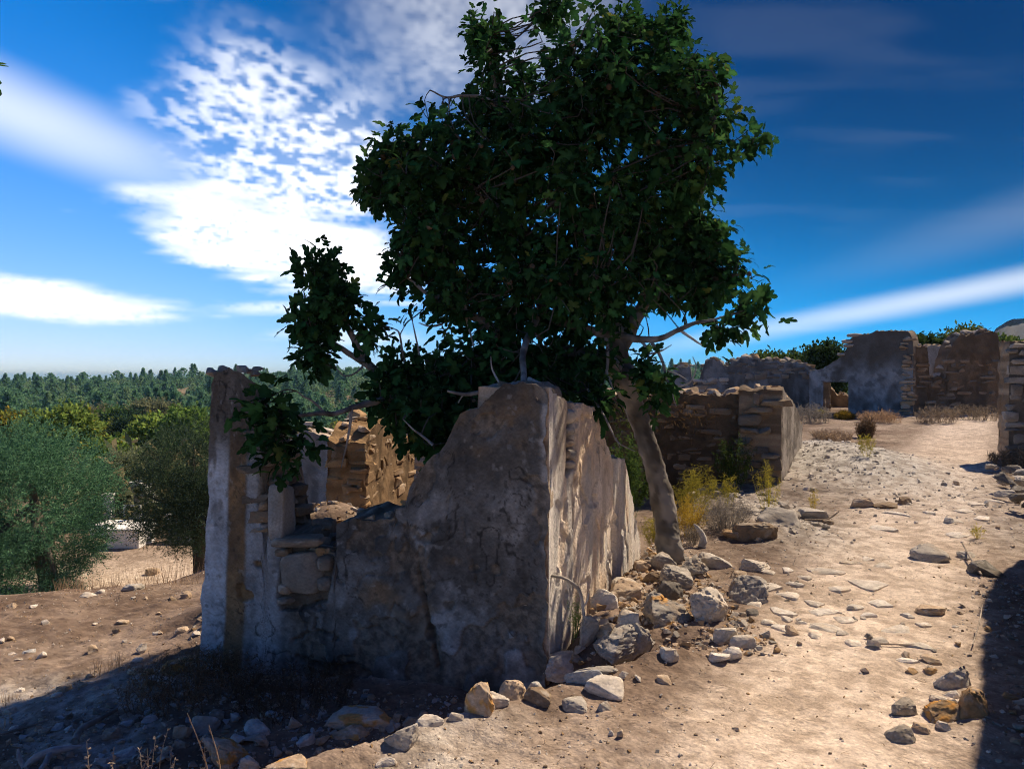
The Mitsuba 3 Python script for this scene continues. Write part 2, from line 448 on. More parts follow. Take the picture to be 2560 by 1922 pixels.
def rock_color(rng, v, tone, lichen=0.0):
    o = rng.uniform(0, 90, 3)
    s = 1.0 / max(0.05, float(np.ptp(v, axis=0).max()))
    a, b = meshkit.fbm(v * s * 2.6 + o, 3, 4), meshkit.fbm(v * s * 9 + o, 3, 5)
    base = np.asarray(TONES[tone] if isinstance(tone, str) else tone, float)
    d = meshkit.fbm(v * 55 + o, 2, 8)
    c = base * (0.45 + 0.5 * a + 0.38 * b + 0.30 * d)[:, None] * rng.uniform(0.85, 1.12)
    pale = sm(0.57, 0.66, meshkit.fbm(v * s * 5.5 + o[[1, 2, 0]], 4, 9))[:, None] * 0.45
    c = c * (1 - pale) + pale * np.array([0.56, 0.54, 0.50]) * (base.mean() / 0.3) ** 0.5
    warm = sm(0.5, 0.75, meshkit.fbm(v * s * 3.5 + o[::-1], 3, 6))[:, None] * 0.35
    c = c * (1 - warm) + warm * np.array([0.38, 0.27, 0.16]) * base.mean() / 0.30
    if lichen:
        m = sm(0.60 - 0.12 * lichen, 0.66 - 0.12 * lichen, meshkit.fbm(v * s * 4.5 + o, 4, 7))[:, None]
        c = c * (1 - 0.8 * m) + 0.8 * m * np.array([0.50, 0.27, 0.05])
    return np.clip(c, 0.01, 0.85)


def rot(rng, yaw=None, tilt=0.25):
    m = trimesh.transformations.euler_matrix(rng.normal(0, tilt), rng.normal(0, tilt), rng.uniform(0, 6.28) if yaw is None else yaw)[:3, :3]
    return m


def block(rng, w, h, t):
    """A roughly squared walling stone: w along the wall, t into it, h high, its middle at the origin."""
    c = np.array([[x, y, z] for x in (-1, 1) for y in (-1, 1) for z in (-1, 1)], float)
    c *= 1 - rng.uniform(0.0, 0.34, c.shape) * [1, 1, 1]
    e = np.array([[0, -1.12, 0.3], [0.4, -1.08, -0.3], [-0.5, -1.05, 0], [1.1, -0.4, 0], [-1.1, -0.4, 0.1], [0.1, -0.5, 1.12], [0, -0.4, -1.1]]) * rng.uniform(0.86, 1.0, (7, 3))
    return hull_mesh(np.vstack([c, e]) * [w / 2, t / 2, h / 2])


class Wall:
    """A standing piece of wall. a, b: its outer face's ends on the ground, left to right as one looks at that face."""

    def __init__(self, a, b, thick):
        self.a, self.b, self.t = np.array([*a, 0.0]), np.array([*b, 0.0]), thick
        self.d = unit(self.b - self.a)
        self.n = np.array([self.d[1], -self.d[0], 0.0])      # outwards
        self.len = float(np.linalg.norm(self.b - self.a))

    def at(self, s, z, out=0.0):
        s, z, out = (np.asarray(q, float)[..., None] for q in np.broadcast_arrays(s, z, out))
        return self.a + self.d * s + self.n * out + np.array([0, 0, 1.0]) * z

    def sz(self, p):
        q = p - self.a
        return q @ self.d, p[..., 2]


def wall_mesh(w, top, bottom, relief, color, res=0.02, rag=0.03, seed=0, lean=None, s0=0.0, s1=None, back_res=0.06, back_drop=None):
    """(v, f, c). top: rows (s, z); relief(s, z) in metres; color(s, z, where) with where 0 on the face, 1 on the broken top and ends."""
    s1 = w.len if s1 is None else s1
    top = np.array(top, float)
    ns, zb = max(3, int((s1 - s0) / res)), bottom
    zt_max = top[:, 1].max()
    nv, nt = max(3, int((zt_max - zb) / res)), max(3, int(w.t / 0.035))

    def tops(s):
        z = np.interp(s, top[:, 0], top[:, 1])
        q = np.stack([s * 1.0, 0 * s, 0 * s + seed], -1)
        return z + rag * (meshkit.fbm(q * 9, 3, seed) - 0.5) + rag * 0.7 * (meshkit.fbm(q * 31, 2, seed + 1) - 0.5)

    def place(s, z, k, up, cap):
        """k: 0 on the face, 1 at the back."""
        q = np.stack([s, z, k * w.t + seed], -1)
        out = relief(s, z) * (1 - k) - k * w.t + 0.03 * k * (meshkit.fbm(q * 5, 3, seed + 3) - 0.5)
        zz = z + up * 2.2 * rag * (meshkit.fbm(q * 8, 3, seed + 4) - 0.5) * np.sqrt(np.clip(k, 0, 1))
        ss = s + cap * (1.6 * rag * (meshkit.fbm(q * 8 + 9, 3, seed + 6) - 0.5)) * np.sqrt(np.clip(k, 0, 1))
        if back_drop is not None:
            zz = zb + (zz - zb) * (1 - np.clip(back_drop(s) * np.clip(k, 0, 1), 0, 0.9) / np.maximum(tops(s) - zb, 0.1))
        if lean is not None:
            ss = ss + lean(ss, zz)
        return w.at(ss, zz, out)

    parts = []
    s = np.linspace(s0, s1, ns)
    u = np.linspace(0, 1, nv)
    S, U = np.meshgrid(s, u, indexing="ij")
    Z = zb + (tops(S) - zb) * U
    parts.append((place(S, Z, 0 * S, 0, 0).reshape(-1, 3), grid_faces(ns, nv)[:, ::-1], color(S, Z, 0).reshape(-1, 3)))
    K = np.linspace(0, 1, nt)
    S2, K2 = np.meshgrid(s, K, indexing="ij")
    Z2 = tops(S2)
    parts.append((place(S2, Z2, K2, 1, 0).reshape(-1, 3), grid_faces(ns, nt)[:, ::-1], color(S2, Z2, 1).reshape(-1, 3)))
    for e, flip in ((s0, False), (s1, True)):
        U3, K3 = np.meshgrid(u, K, indexing="ij")
        S3 = np.full_like(U3, e)
        Z3 = zb + (tops(S3) - zb) * U3
        f = grid_faces(nv, nt)
        parts.append((place(S3, Z3, K3, U3**8, 1).reshape(-1, 3), f if flip else f[:, ::-1], color(S3, Z3, 1).reshape(-1, 3)))
    nb, mb = max(3, int((s1 - s0) / back_res)), max(3, int((zt_max - zb) / back_res))
    S4, U4 = np.meshgrid(np.linspace(s0, s1, nb), np.linspace(0, 1, mb), indexing="ij")
    Z4 = zb + (tops(S4) - zb) * U4
    parts.append((place(S4, Z4, 1 + 0 * S4, U4**8, 0).reshape(-1, 3), grid_faces(nb, mb), color(S4, Z4, 1).reshape(-1, 3)))
    return join(parts)


def crack(s, z, pts, width, depth):
    p = np.array(pts, float)
    best = np.full(np.shape(s), 9.0)
    j = 0.012 * (meshkit.fbm(np.stack([s * 30, z * 30, 0 * s], -1), 2, 8) - 0.5) * 2
    for a, b in zip(p[:-1], p[1:]):
        d = b - a
        t = np.clip(((s - a[0]) * d[0] + (z - a[1]) * d[1]) / (d @ d), 0, 1)
        best = np.minimum(best, np.hypot(s + j - a[0] - t * d[0], z + j - a[1] - t * d[1]))
    return np.exp(-((best / width) ** 2)) * depth


def f2(s, z, fs, fz, octaves=4, seed=0):
    return meshkit.fbm(np.stack([np.asarray(s) * fs, np.asarray(z) * fz, 0 * np.asarray(s) + 3.7], -1), octaves, seed)


def masonry(w, holder, rng, s0, s1, zb, top, tones, course=(0.05, 0.11), length=(0.12, 0.34), proud=0.015, skip=0.05, holes=None, depth=0.16, limit=290):
    """Walling stones in rough courses as parts of the wall: top(s) is the height that they reach, holes(s, z) where there are none."""
    z, made = zb, 0
    while made < limit:
        h = rng.uniform(*course)
        s = s0 - rng.uniform(0, 0.1)
        any_here = False
        while s < s1 and made < limit:
            ln = rng.uniform(*length) * (1.3 if h > 0.09 else 1)
            sc = s + ln / 2
            hh = h * rng.uniform(0.5, 1.3)
            ln *= rng.uniform(0.6, 1.25)
            zc = z + h / 2 + rng.normal(0, 0.012)
            if s0 <= sc <= s1 and zc + hh / 2 < top(sc) + 0.02 and rng.random() > skip and not (holes is not None and holes(sc, zc)):
                v, f = block(rng, ln * 0.95, hh * 0.93, depth) if rng.random() < 0.4 else rock(rng, (ln, depth, hh), 0, boxy=0.55, count=16)
                v = v - [0, 0, (v[:, 2].min() + v[:, 2].max()) / 2]
                q = trimesh.transformations.euler_matrix(rng.normal(0, 0.05), rng.normal(0, 0.05), rng.normal(0, 0.06))[:3, :3]
                v = v @ q.T
                p = w.at(sc, zc, proud - depth / 2 + 0.02 + rng.uniform(-0.03, 0.03))
                v = p + v[:, :1] * w.d - v[:, 1:2] * w.n + v[:, 2:] * np.array([0, 0, 1.0])
                put("stone", (v, f), "m_rock", holder, color=rock_color(rng, v, tones[rng.integers(len(tones))]))
                made += 1
                any_here = True
            s += ln
        z += h
        if z > zb + 4 or (not any_here and z > zb + 1.2):
            break
    return made


def cap_stones(w, holder, rng, top, s0, s1, tones, step=0.16, size=(0.08, 0.24)):
    """Loose stones lying on the broken top."""
    s = s0
    while s < s1:
        k = rng.uniform(0.1, 0.8)
        d = rng.uniform(*size)
        v, f = rock(rng, (d, d * rng.uniform(0.5, 0.9), d * rng.uniform(0.25, 0.55)), 0, count=14)
        v = v @ rot(rng, None, 0.15).T + w.at(s, top(s) - 0.015, -k * w.t)
        put("stone", (v, f), "m_rock", holder, color=rock_color(rng, v, tones[rng.integers(len(tones))]))
        s += step * rng.uniform(0.4, 1.6)


# ------------------------------------------------------------------ the ruined house in the foreground
FRONT = Wall((-2.08, 5.13), (0.21, 4.71), 0.62)
SIDE = Wall((0.21, 4.71), (1.19, 7.15), 0.46)
FRONT_TOP = [(0.0, 1.60), (0.03, 1.66), (0.111, 1.69), (0.165, 1.70), (0.238, 1.684), (0.337, 1.65), (0.40, 1.615), (0.432, 1.585), (0.455, 1.49), (0.462, 1.30), (0.472, 1.03), (0.478, 0.90), (0.49, 0.61),
             (0.70, 0.585), (0.74, 0.50), (0.95, 0.48), (0.962, 0.70), (1.075, 0.722), (1.35, 0.749), (1.365, 0.819), (1.433, 0.83),
             (1.457, 0.948), (1.545, 1.086), (1.68, 1.211), (1.742, 1.336), (1.784, 1.42), (1.893, 1.455), (1.934, 1.478), (1.993, 1.536), (2.06, 1.593), (2.158, 1.602), (2.267, 1.602), (2.328, 1.568)]
SIDE_TOP = [(0.0, 1.577), (0.181, 1.539), (0.44, 1.466), (0.616, 1.46), (1.079, 1.424), (1.181, 1.32), (1.409, 1.153), (1.536, 1.04), (1.624, 0.913), (1.669, 0.90), (1.714, 0.978), (2.033, 0.947), (2.169, 0.809),
            (2.275, 0.621), (2.439, 0.418), (2.62, 0.12)]
PLASTER_EDGE = np.array([(-0.4, 0.62), (0.05, 0.60), (0.211, 0.566), (0.515, 0.60), (0.59, 0.55), (0.688, 0.442), (0.839, 0.419), (1.022, 0.475), (1.233, 0.462), (1.535, 0.452), (1.8, 0.44)])


def front_bare(s, z):
    """Where the plaster has come away beside the gap and shows the walling."""
    e = np.interp(z, PLASTER_EDGE[:, 0], PLASTER_EDGE[:, 1]) + 0.03 * (f2(s, z, 9, 9, 3, 31) - 0.5)
    r = np.interp(z, [0.1, 0.2, 0.52, 0.62], [0.62, 0.9, 0.955, 0.955])
    return sm(-0.012, 0.012, s - e) * sm(-0.02, 0.02, r - s) * (z > 0.12)


CRACKS = [([(1.524, 0.406), (1.551, 0.262), (1.593, 0.067), (1.626, -0.082), (1.656, -0.167)], 0.011, 0.045), ([(1.49, 0.62), (1.524, 0.406)], 0.006, 0.02), ([(0.94, 0.50), (0.956, 0.421), (0.984, 0.345), (1.012, 0.317)], 0.008, 0.03),
          ([(0.855, 0.196), (0.832, 0.123), (0.823, 0.021)], 0.008, 0.03), ([(0.669, -0.069), (0.775, -0.011), (0.886, 0.004), (0.981, -0.035)], 0.009, 0.03), ([(1.106, 0.283), (1.128, 0.349), (1.171, 0.389), (1.276, 0.385)], 0.006, 0.02),
          ([(1.805, 0.764), (1.837, 0.616), (1.864, 0.536), (1.896, 0.374)], 0.006, 0.02), ([(0.695, -0.172), (0.886, -0.219), (1.075, -0.194), (1.199, -0.257)], 0.012, 0.04), ([(1.31, 0.10), (1.36, 0.22), (1.40, 0.19), (1.47, 0.12)], 0.005, 0.018),
          ([(2.02, 0.30), (2.10, 0.21), (2.2, 0.24)], 0.006, 0.02), ([(1.12, 0.02), (1.25, 0.06), (1.33, 0.0), (1.42, -0.05)], 0.006, 0.02), ([(1.72, 0.9), (1.70, 0.76), (1.74, 0.62)], 0.005, 0.016)]


def front_flakes(s, z):
    a = f2(s, z, 5.2, 4.4, 4, 51)
    low = sm(0.45, -0.2, z) * 0.07
    return sm(0.585 - low, 0.60 - low, a) * sm(0.5, 0.8, s)


def front_holes(s, z):
    h = 0.0
    for cs, cz, rs, rz in ((0.426, 0.415, 0.035, 0.022), (0.331, 0.205, 0.055, 0.038), (0.295, 0.25, 0.03, 0.03), (1.60, 0.035, 0.035, 0.05), (0.84, 0.16, 0.05, 0.03)):
        d = np.hypot((s - cs) / rs, (z - cz) / rz) + 0.9 * (f2(s, z, 28, 28, 3, 61) - 0.5)
        h = np.maximum(h, 1 - sm(0.85, 1.1, d))
    return h


def front_relief(s, z):
    s, z = np.asarray(s, float), np.asarray(z, float)
    r = 0.05 * (f2(s, z, 1.7, 1.7, 3, 41) - 0.5) + 0.022 * (f2(s, z, 7, 6, 3, 42) - 0.5) + 0.009 * (f2(s, z, 34, 30, 3, 43) - 0.5)
    r = r - 0.013 * front_flakes(s, z) - 0.030 * front_holes(s, z) - 0.055 * front_bare(s, z)
    for pts, wd, dp in CRACKS:
        r = r - crack(s, z, pts, wd, dp)
    r = r * sm(2.33, 2.27, s) + 0.02 * sm(2.2, 2.33, s)
    return r + 0.05 * sm(0.1, -0.35, z) * sm(0.0, 0.2, f2(s, z, 3, 3, 2, 44)) * 0.6


def front_color(s, z, where):
    s, z = np.asarray(s, float), np.asarray(z, float)
    a, b, c = f2(s, z, 2.6, 2.2, 4, 1), f2(s, z, 9, 7, 4, 2), f2(s, z, 40, 36, 3, 3)
    streak = f2(s, z, 8.0, 1.1, 4, 4)
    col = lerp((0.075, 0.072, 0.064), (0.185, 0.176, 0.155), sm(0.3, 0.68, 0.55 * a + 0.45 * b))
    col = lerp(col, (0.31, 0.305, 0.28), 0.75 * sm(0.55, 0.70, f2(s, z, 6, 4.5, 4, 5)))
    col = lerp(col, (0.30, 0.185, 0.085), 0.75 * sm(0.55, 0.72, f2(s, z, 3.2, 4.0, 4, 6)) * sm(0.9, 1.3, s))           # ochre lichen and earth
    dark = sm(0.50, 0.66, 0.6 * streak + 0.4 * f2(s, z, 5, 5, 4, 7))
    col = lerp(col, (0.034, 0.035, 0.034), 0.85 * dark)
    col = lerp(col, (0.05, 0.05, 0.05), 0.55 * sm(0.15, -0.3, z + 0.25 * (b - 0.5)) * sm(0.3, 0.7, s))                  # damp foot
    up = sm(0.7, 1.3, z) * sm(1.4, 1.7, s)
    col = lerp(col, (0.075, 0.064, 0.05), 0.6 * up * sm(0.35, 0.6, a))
    # the left end: a white limewashed band, a rust-brown stripe, grey plaster
    e = 0.03 * (f2(s, z, 6, 2, 4, 8) - 0.5)
    wash = lerp((0.42, 0.425, 0.45), (0.60, 0.60, 0.615), sm(0.3, 0.65, b))
    wash = lerp(wash, (0.17, 0.15, 0.13), 0.8 * sm(0.52, 0.62, f2(s, z, 9, 4, 4, 9)) * sm(1.25, 0.2, 1.3 - z))
    col = lerp(col, wash, (1 - sm(0.165, 0.20, s + e)) * sm(1.45, 1.05, z + 0.3 * (a - 0.5)))
    stripe = sm(0.165, 0.20, s + e) * (1 - sm(0.30, 0.345, s + e * 1.4)) * sm(1.5, 1.2, z)
    col = lerp(col, lerp((0.17, 0.10, 0.06), (0.34, 0.185, 0.09), sm(0.3, 0.7, b)), 0.9 * stripe)
    grey = sm(0.31, 0.345, s + e) * (1 - sm(0.50, 0.68, s + 0.25 * (a - 0.5)))
    col = lerp(col, lerp((0.26, 0.255, 0.25), (0.47, 0.465, 0.47), sm(0.35, 0.65, 0.5 * b + 0.5 * streak)), 0.85 * grey * sm(1.35, 1.0, z))
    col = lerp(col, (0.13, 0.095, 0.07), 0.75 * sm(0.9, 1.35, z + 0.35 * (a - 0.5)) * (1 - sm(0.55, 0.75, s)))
    light = sm(0.49, 0.58, f2(s, z, 2.6, 2.1, 5, 13)) * sm(1.1, 0.6, z)
    col = lerp(col, lerp((0.22, 0.22, 0.21), (0.50, 0.495, 0.48), sm(0.3, 0.65, b)), 0.72 * light * sm(0.6, 0.8, s))
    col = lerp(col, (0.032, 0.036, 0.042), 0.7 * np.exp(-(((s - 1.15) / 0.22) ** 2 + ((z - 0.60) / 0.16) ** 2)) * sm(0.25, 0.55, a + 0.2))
    hair = np.abs(f2(s, z, 3.3, 2.6, 4, 14) - 0.5)
    hair = np.minimum(hair, np.abs(f2(s, z, 4.6, 3.9, 3, 15) - 0.47) + 0.003)
    col = lerp(col, (0.022, 0.02, 0.018), 0.8 * sm(0.0080, 0.002, hair) * sm(0.42, 0.55, f2(s, z, 2.2, 2.2, 2, 16)))
    spots = sm(0.66, 0.72, f2(s, z, 21, 19, 3, 17))
    col = lerp(col, (0.42, 0.41, 0.385), 0.35 * spots)
    col = lerp(col, (0.02, 0.02, 0.02), 0.45 * sm(0.68, 0.71, f2(s, z, 26, 24, 3, 18)))
    col = lerp(col, (0.45, 0.435, 0.41), 0.75 * sm(2.285, 2.32, s + 0.05 * (b - 0.5)) * sm(0.35, 0.6, f2(s, z, 9, 5, 3, 19)))
    fl = front_flakes(s, z)
    col = lerp(col, lerp((0.11, 0.09, 0.07), (0.22, 0.175, 0.125), sm(0.35, 0.65, c)), 0.75 * fl)
    ho = front_holes(s, z)
    col = lerp(col, (0.30, 0.17, 0.08), 0.9 * ho * (s < 0.6))
    bare = front_bare(s, z)
    col = lerp(col, lerp((0.085, 0.06, 0.045), (0.16, 0.11, 0.08), sm(0.35, 0.65, b)), 0.95 * bare)
    if where:
        m = lerp((0.21, 0.14, 0.09), (0.42, 0.34, 0.25), sm(0.35, 0.65, f2(s, z, 14, 14, 3, 12)))
        col = lerp(col, m, 0.9 * (1 if where else 0) + 0 * s)
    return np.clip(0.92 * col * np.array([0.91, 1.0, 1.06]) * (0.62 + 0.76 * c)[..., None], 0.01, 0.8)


def side_bare(s, z):
    a = 0.06 * (f2(s, z, 7, 7, 3, 71) - 0.5)
    return sm(0.40, 0.43, s + a) * (1 - sm(0.56, 0.60, s + a + 0.10 * (z - 1.2))) * sm(0.98, 1.04, z + a)


SIDE_CRACKS = [([(0.70, 1.02), (0.736, 0.946), (0.85, 0.833), (0.968, 0.716)], 0.010, 0.035), ([(0.74, 0.80), (0.759, 0.729), (0.804, 0.644), (0.897, 0.538)], 0.010, 0.035), ([(1.117, 0.821), (1.092, 0.766), (1.067, 0.691)], 0.010, 0.03),
               ([(1.117, 0.583), (1.246, 0.463)], 0.008, 0.03), ([(2.0, 0.75), (2.1, 0.5), (2.16, 0.3)], 0.008, 0.02), ([(0.62, 0.95), (0.68, 0.75)], 0.006, 0.02)]


def side_relief(s, z):
    s, z = np.asarray(s, float), np.asarray(z, float)
    r = 0.05 * (f2(s, z, 1.5, 1.2, 3, 81) - 0.5) + 0.034 * (f2(s, z, 8.5, 1.0, 3, 82) - 0.5) + 0.014 * (f2(s, z, 22, 6, 3, 83) - 0.5) + 0.006 * (f2(s, z, 60, 40, 2, 84) - 0.5)
    r = r - 0.016 * sm(0.57, 0.59, f2(s, z, 4.5, 3.0, 4, 85)) - 0.06 * side_bare(s, z)
    for pts, wd, dp in SIDE_CRACKS:
        r = r - crack(s, z, pts, wd, dp)
    r = r * sm(0.0, 0.06, s) + 0.016 * sm(0.12, 0.0, s)
    h = np.hypot((s - 1.12) / 0.05, (z - 0.72) / 0.04)
    return r - 0.03 * (1 - sm(0.8, 1.1, h + 0.6 * (f2(s, z, 25, 25, 2, 86) - 0.5))) - 0.05 * sm(1.62, 1.66, s) * sm(1.75, 1.70, s)


def side_color(s, z, where):
    s, z = np.asarray(s, float), np.asarray(z, float)
    a, b, c = f2(s, z, 2.4, 1.6, 4, 91), f2(s, z, 9, 5, 4, 92), f2(s, z, 45, 40, 3, 93)
    streak = f2(s, z, 9, 0.9, 4, 94)
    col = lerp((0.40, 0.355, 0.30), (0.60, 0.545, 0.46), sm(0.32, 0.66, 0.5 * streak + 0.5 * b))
    col = lerp(col, (0.40, 0.275, 0.205), 0.6 * sm(0.50, 0.66, a) * sm(0.3, 0.5, s))                   # pinkish earth
    col = lerp(col, (0.56, 0.46, 0.29), 0.55 * sm(0.52, 0.66, f2(s, z, 5, 2, 4, 95)) * sm(0.6, 0.9, s))
    col = lerp(col, (0.34, 0.335, 0.33), 0.75 * sm(0.5, 0.62, f2(s, z, 8, 1.2, 4, 96)))
    col = lerp(col, (0.17, 0.13, 0.10), 0.7 * sm(0.9, 1.25, z + 0.3 * (b - 0.5)) * (1 - sm(0.35, 0.55, s)))
    col = lerp(col, (0.44, 0.44, 0.445), 0.6 * (1 - sm(0.10, 0.3, s + 0.15 * (b - 0.5))))
    hair = np.abs(f2(s, z, 5.0, 2.0, 4, 98) - 0.5)
    col = lerp(col, (0.07, 0.05, 0.04), 0.8 * sm(0.008, 0.002, hair) * sm(0.45, 0.6, f2(s, z, 2, 2, 2, 99)))
    col = lerp(col, (0.55, 0.54, 0.52), 0.6 * sm(1.68, 1.74, s) * sm(0.35, 0.6, streak))
    col = lerp(col, (0.115, 0.08, 0.06), 0.95 * side_bare(s, z))
    if where:
        col = lerp((0.20, 0.14, 0.10), (0.40, 0.33, 0.25), sm(0.35, 0.65, f2(s, z, 14, 14, 3, 97)))
    return np.clip(1.35 * col * np.array([0.98, 1.0, 1.0]) * (0.7 + 0.6 * c)[..., None], 0.01, 0.8)


def interp_top(tp):
    tp = np.array(tp, float)
    return lambda s: float(np.interp(s, tp[:, 0], tp[:, 1]))


rw = np.random.default_rng(31)
HOUSE = tag(new_key("ruined_house"), "roofless ruined house corner with stained plaster walls and a broken gap under the fig tree", "ruin")
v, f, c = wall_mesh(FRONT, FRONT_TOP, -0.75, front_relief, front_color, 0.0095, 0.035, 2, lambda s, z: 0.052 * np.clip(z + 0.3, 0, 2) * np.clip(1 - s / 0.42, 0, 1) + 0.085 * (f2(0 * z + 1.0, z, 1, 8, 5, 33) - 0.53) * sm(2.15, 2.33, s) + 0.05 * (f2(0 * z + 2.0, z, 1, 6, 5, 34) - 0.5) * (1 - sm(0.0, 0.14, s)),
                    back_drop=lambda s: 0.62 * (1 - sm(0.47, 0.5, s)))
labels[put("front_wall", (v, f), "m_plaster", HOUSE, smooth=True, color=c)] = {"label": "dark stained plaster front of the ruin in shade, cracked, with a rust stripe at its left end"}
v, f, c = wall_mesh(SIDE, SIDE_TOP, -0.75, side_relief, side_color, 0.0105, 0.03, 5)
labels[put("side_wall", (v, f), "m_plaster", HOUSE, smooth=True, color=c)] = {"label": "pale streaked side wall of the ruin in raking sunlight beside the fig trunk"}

def set_stone(w, holder, rng, s, z, wd, h, tone, out=0.0, depth=0.22, roll=0.0, sub=2, label=None):
    """One picked-out stone of a wall: s, z its middle on the face."""
    v, f = block(rng, wd, h, depth)
    m = trimesh.Trimesh(v, f, process=False)
    v, f = np.array(m.vertices), np.array(m.faces)
    for _ in range(sub):
        v, f = trimesh.remesh.subdivide(v, f)
    if sub:
        m = trimesh.Trimesh(v, f, process=True)
        trimesh.smoothing.filter_laplacian(m, lamb=0.3, iterations=2)
        v, f = np.array(m.vertices), np.array(m.faces)
        v = v + 0.012 * (nf(v + rng.uniform(0, 9, 3), 14, 3, 3) - 0.5)[:, None] * unit(v)
    ca, sa = math.cos(roll), math.sin(roll)
    v = v @ np.array([[ca, 0, -sa], [0, 1, 0], [sa, 0, ca]]).T
    p = w.at(s, z, out - depth / 2)
    v = p + v[:, :1] * w.d - v[:, 1:2] * w.n + v[:, 2:] * np.array([0, 0, 1.0])
    key = put("stone", (v, f), "m_rock", holder, smooth=bool(sub), color=rock_color(rng, v, tone))
    if label:
        labels[key] = {"label": label}
    return key


for row in [(0.555, 0.745, 0.13, 0.40, (0.25, 0.245, 0.24), 0.03, 0.0, "tall upright grey stone set in the broken edge of the pillar"), (0.70, 0.575, 0.34, 0.07, (0.22, 0.19, 0.16), 0.06, 0.03, "flat sill slab at the foot of the gap"),
            (0.72, 0.37, 0.28, 0.28, (0.20, 0.185, 0.17), 0.02, 0.05, "big rounded stone below the gap's sill slab"), (0.455, 0.72, 0.06, 0.06, (0.24, 0.19, 0.13), 0.015, 0, None), (0.46, 0.80, 0.07, 0.07, (0.25, 0.2, 0.14), 0.015, 0, None),
            (0.47, 0.655, 0.06, 0.05, (0.42, 0.40, 0.37), 0.02, 0, None), (0.585, 0.50, 0.10, 0.06, (0.2, 0.16, 0.12), 0.015, 0, None), (0.60, 0.26, 0.09, 0.07, (0.30, 0.26, 0.2), 0.01, 0, None), (0.88, 0.44, 0.10, 0.09, (0.2, 0.17, 0.14), 0.01, 0, None),
            (0.60, 0.18, 0.11, 0.05, (0.22, 0.19, 0.16), 0.01, 0, None), (0.87, 0.30, 0.10, 0.10, (0.19, 0.17, 0.15), 0.01, 0.1, None)]:
    set_stone(FRONT, HOUSE, rw, *row[:5], out=row[5], roll=row[6], label=row[7])
JAMB = Wall(tuple(FRONT.at(0.468, 0.0)[:2]), tuple(FRONT.at(0.50, 0.0, -0.62)[:2]), 0.3)
masonry(JAMB, HOUSE, rw, 0.02, 0.60, 0.60, lambda s: 1.52 - 0.95 * s, [(0.17, 0.125, 0.09), (0.22, 0.16, 0.11), (0.14, 0.11, 0.085), (0.27, 0.22, 0.17)], (0.05, 0.12), (0.12, 0.34), 0.03, 0.04, depth=0.2)
for s, z, wd, h, tone, out in [(0.47, 1.38, 0.10, 0.10, "pale", 0.03), (0.50, 1.28, 0.09, 0.05, "grey", 0.02), (0.49, 1.20, 0.10, 0.05, "tan", 0.015), (0.53, 1.12, 0.08, 0.06, "grey", 0.02), (0.50, 1.06, 0.08, 0.05, "pale", 0.025), (0.46, 1.13, 0.06, 0.06, "brown", 0.0)]:
    set_stone(SIDE, HOUSE, rw, s, z, wd, h, tone, out=out, depth=0.14, sub=1)
ft, st = interp_top(FRONT_TOP), interp_top(SIDE_TOP)
cap_stones(FRONT, HOUSE, rw, ft, 0.04, 0.42, ["tan", "red", "grey"], 0.06, (0.07, 0.16))
cap_stones(FRONT, HOUSE, rw, ft, 0.98, 1.45, ["pale", "tan", "red"], 0.09, (0.06, 0.15))
cap_stones(FRONT, HOUSE, rw, ft, 0.66, 0.95, [(0.36, 0.22, 0.13), "tan", "red", "brown"], 0.013, (0.05, 0.16))
cap_stones(FRONT, HOUSE, rw, ft, 1.78, 2.25, ["grey", (0.33, 0.32, 0.30), "brown"], 0.10, (0.05, 0.13))
cap_stones(SIDE, HOUSE, rw, st, 0.1, 1.1, ["pale", "tan", "grey"], 0.10, (0.06, 0.16))
cap_stones(SIDE, HOUSE, rw, st, 1.72, 2.1, ["grey", "pale"], 0.12, (0.05, 0.10))

# ------------------------------------------------------------------ other walls of the deserted village


def rubble_relief(amp, seed):
    def fn(s, z):
        s, z = np.asarray(s, float), np.asarray(z, float)
        return amp * (f2(s, z, 3.0, 4.0, 3, seed) - 0.5) + amp * 0.8 * (f2(s, z, 9, 16, 3, seed + 1) - 0.5)
    return fn


def plaster_tint(lo, hi, stain, seed, stain_amount=0.6, broken=((0.17, 0.115, 0.08), (0.34, 0.26, 0.19)), up=None, dim=0.9, cool=(1, 1, 1)):
    def fn(s, z, where):
        s, z = np.asarray(s, float), np.asarray(z, float)
        a, b, c = f2(s, z, 1.6, 1.3, 4, seed), f2(s, z, 7, 6, 4, seed + 1), f2(s, z, 30, 30, 2, seed + 2)
        col = lerp(lo, hi, sm(0.34, 0.64, 0.5 * a + 0.5 * b))
        col = lerp(col, stain, stain_amount * sm(0.47, 0.62, f2(s, z, 3.5, 0.9, 4, seed + 3)))
        col = lerp(col, np.asarray(hi) * 1.25, 0.55 * sm(0.53, 0.60, f2(s, z, 2.6, 2.2, 5, seed + 7)))
        col = lerp(col, np.asarray(lo) * 0.5, 0.6 * sm(0.56, 0.62, f2(s, z, 5.5, 5.0, 4, seed + 8)))
        if up is not None:
            col = lerp(col, up[0], up[2] * sm(up[1] - 0.35, up[1] + 0.25, z + 0.9 * (a - 0.5)))
        if where:
            col = lerp(broken[0], broken[1], sm(0.35, 0.65, f2(s, z, 12, 12, 3, seed + 4)))
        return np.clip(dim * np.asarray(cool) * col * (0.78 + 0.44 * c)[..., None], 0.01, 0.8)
    return fn


def ruin_wall(name, label, a, b, thick, top, bottom, relief, color, res, rag, seed, cat="ruined wall", s0=0.0, s1=None):
    key = tag(new_key(name), label, cat)
    w = Wall(a, b, thick)
    v, f, c = wall_mesh(w, top, bottom, relief, color, res, rag, seed, s0=s0, s1=s1)
    put("masonry", (v, f), "m_plaster", key, smooth=True, color=c)
    return key, w


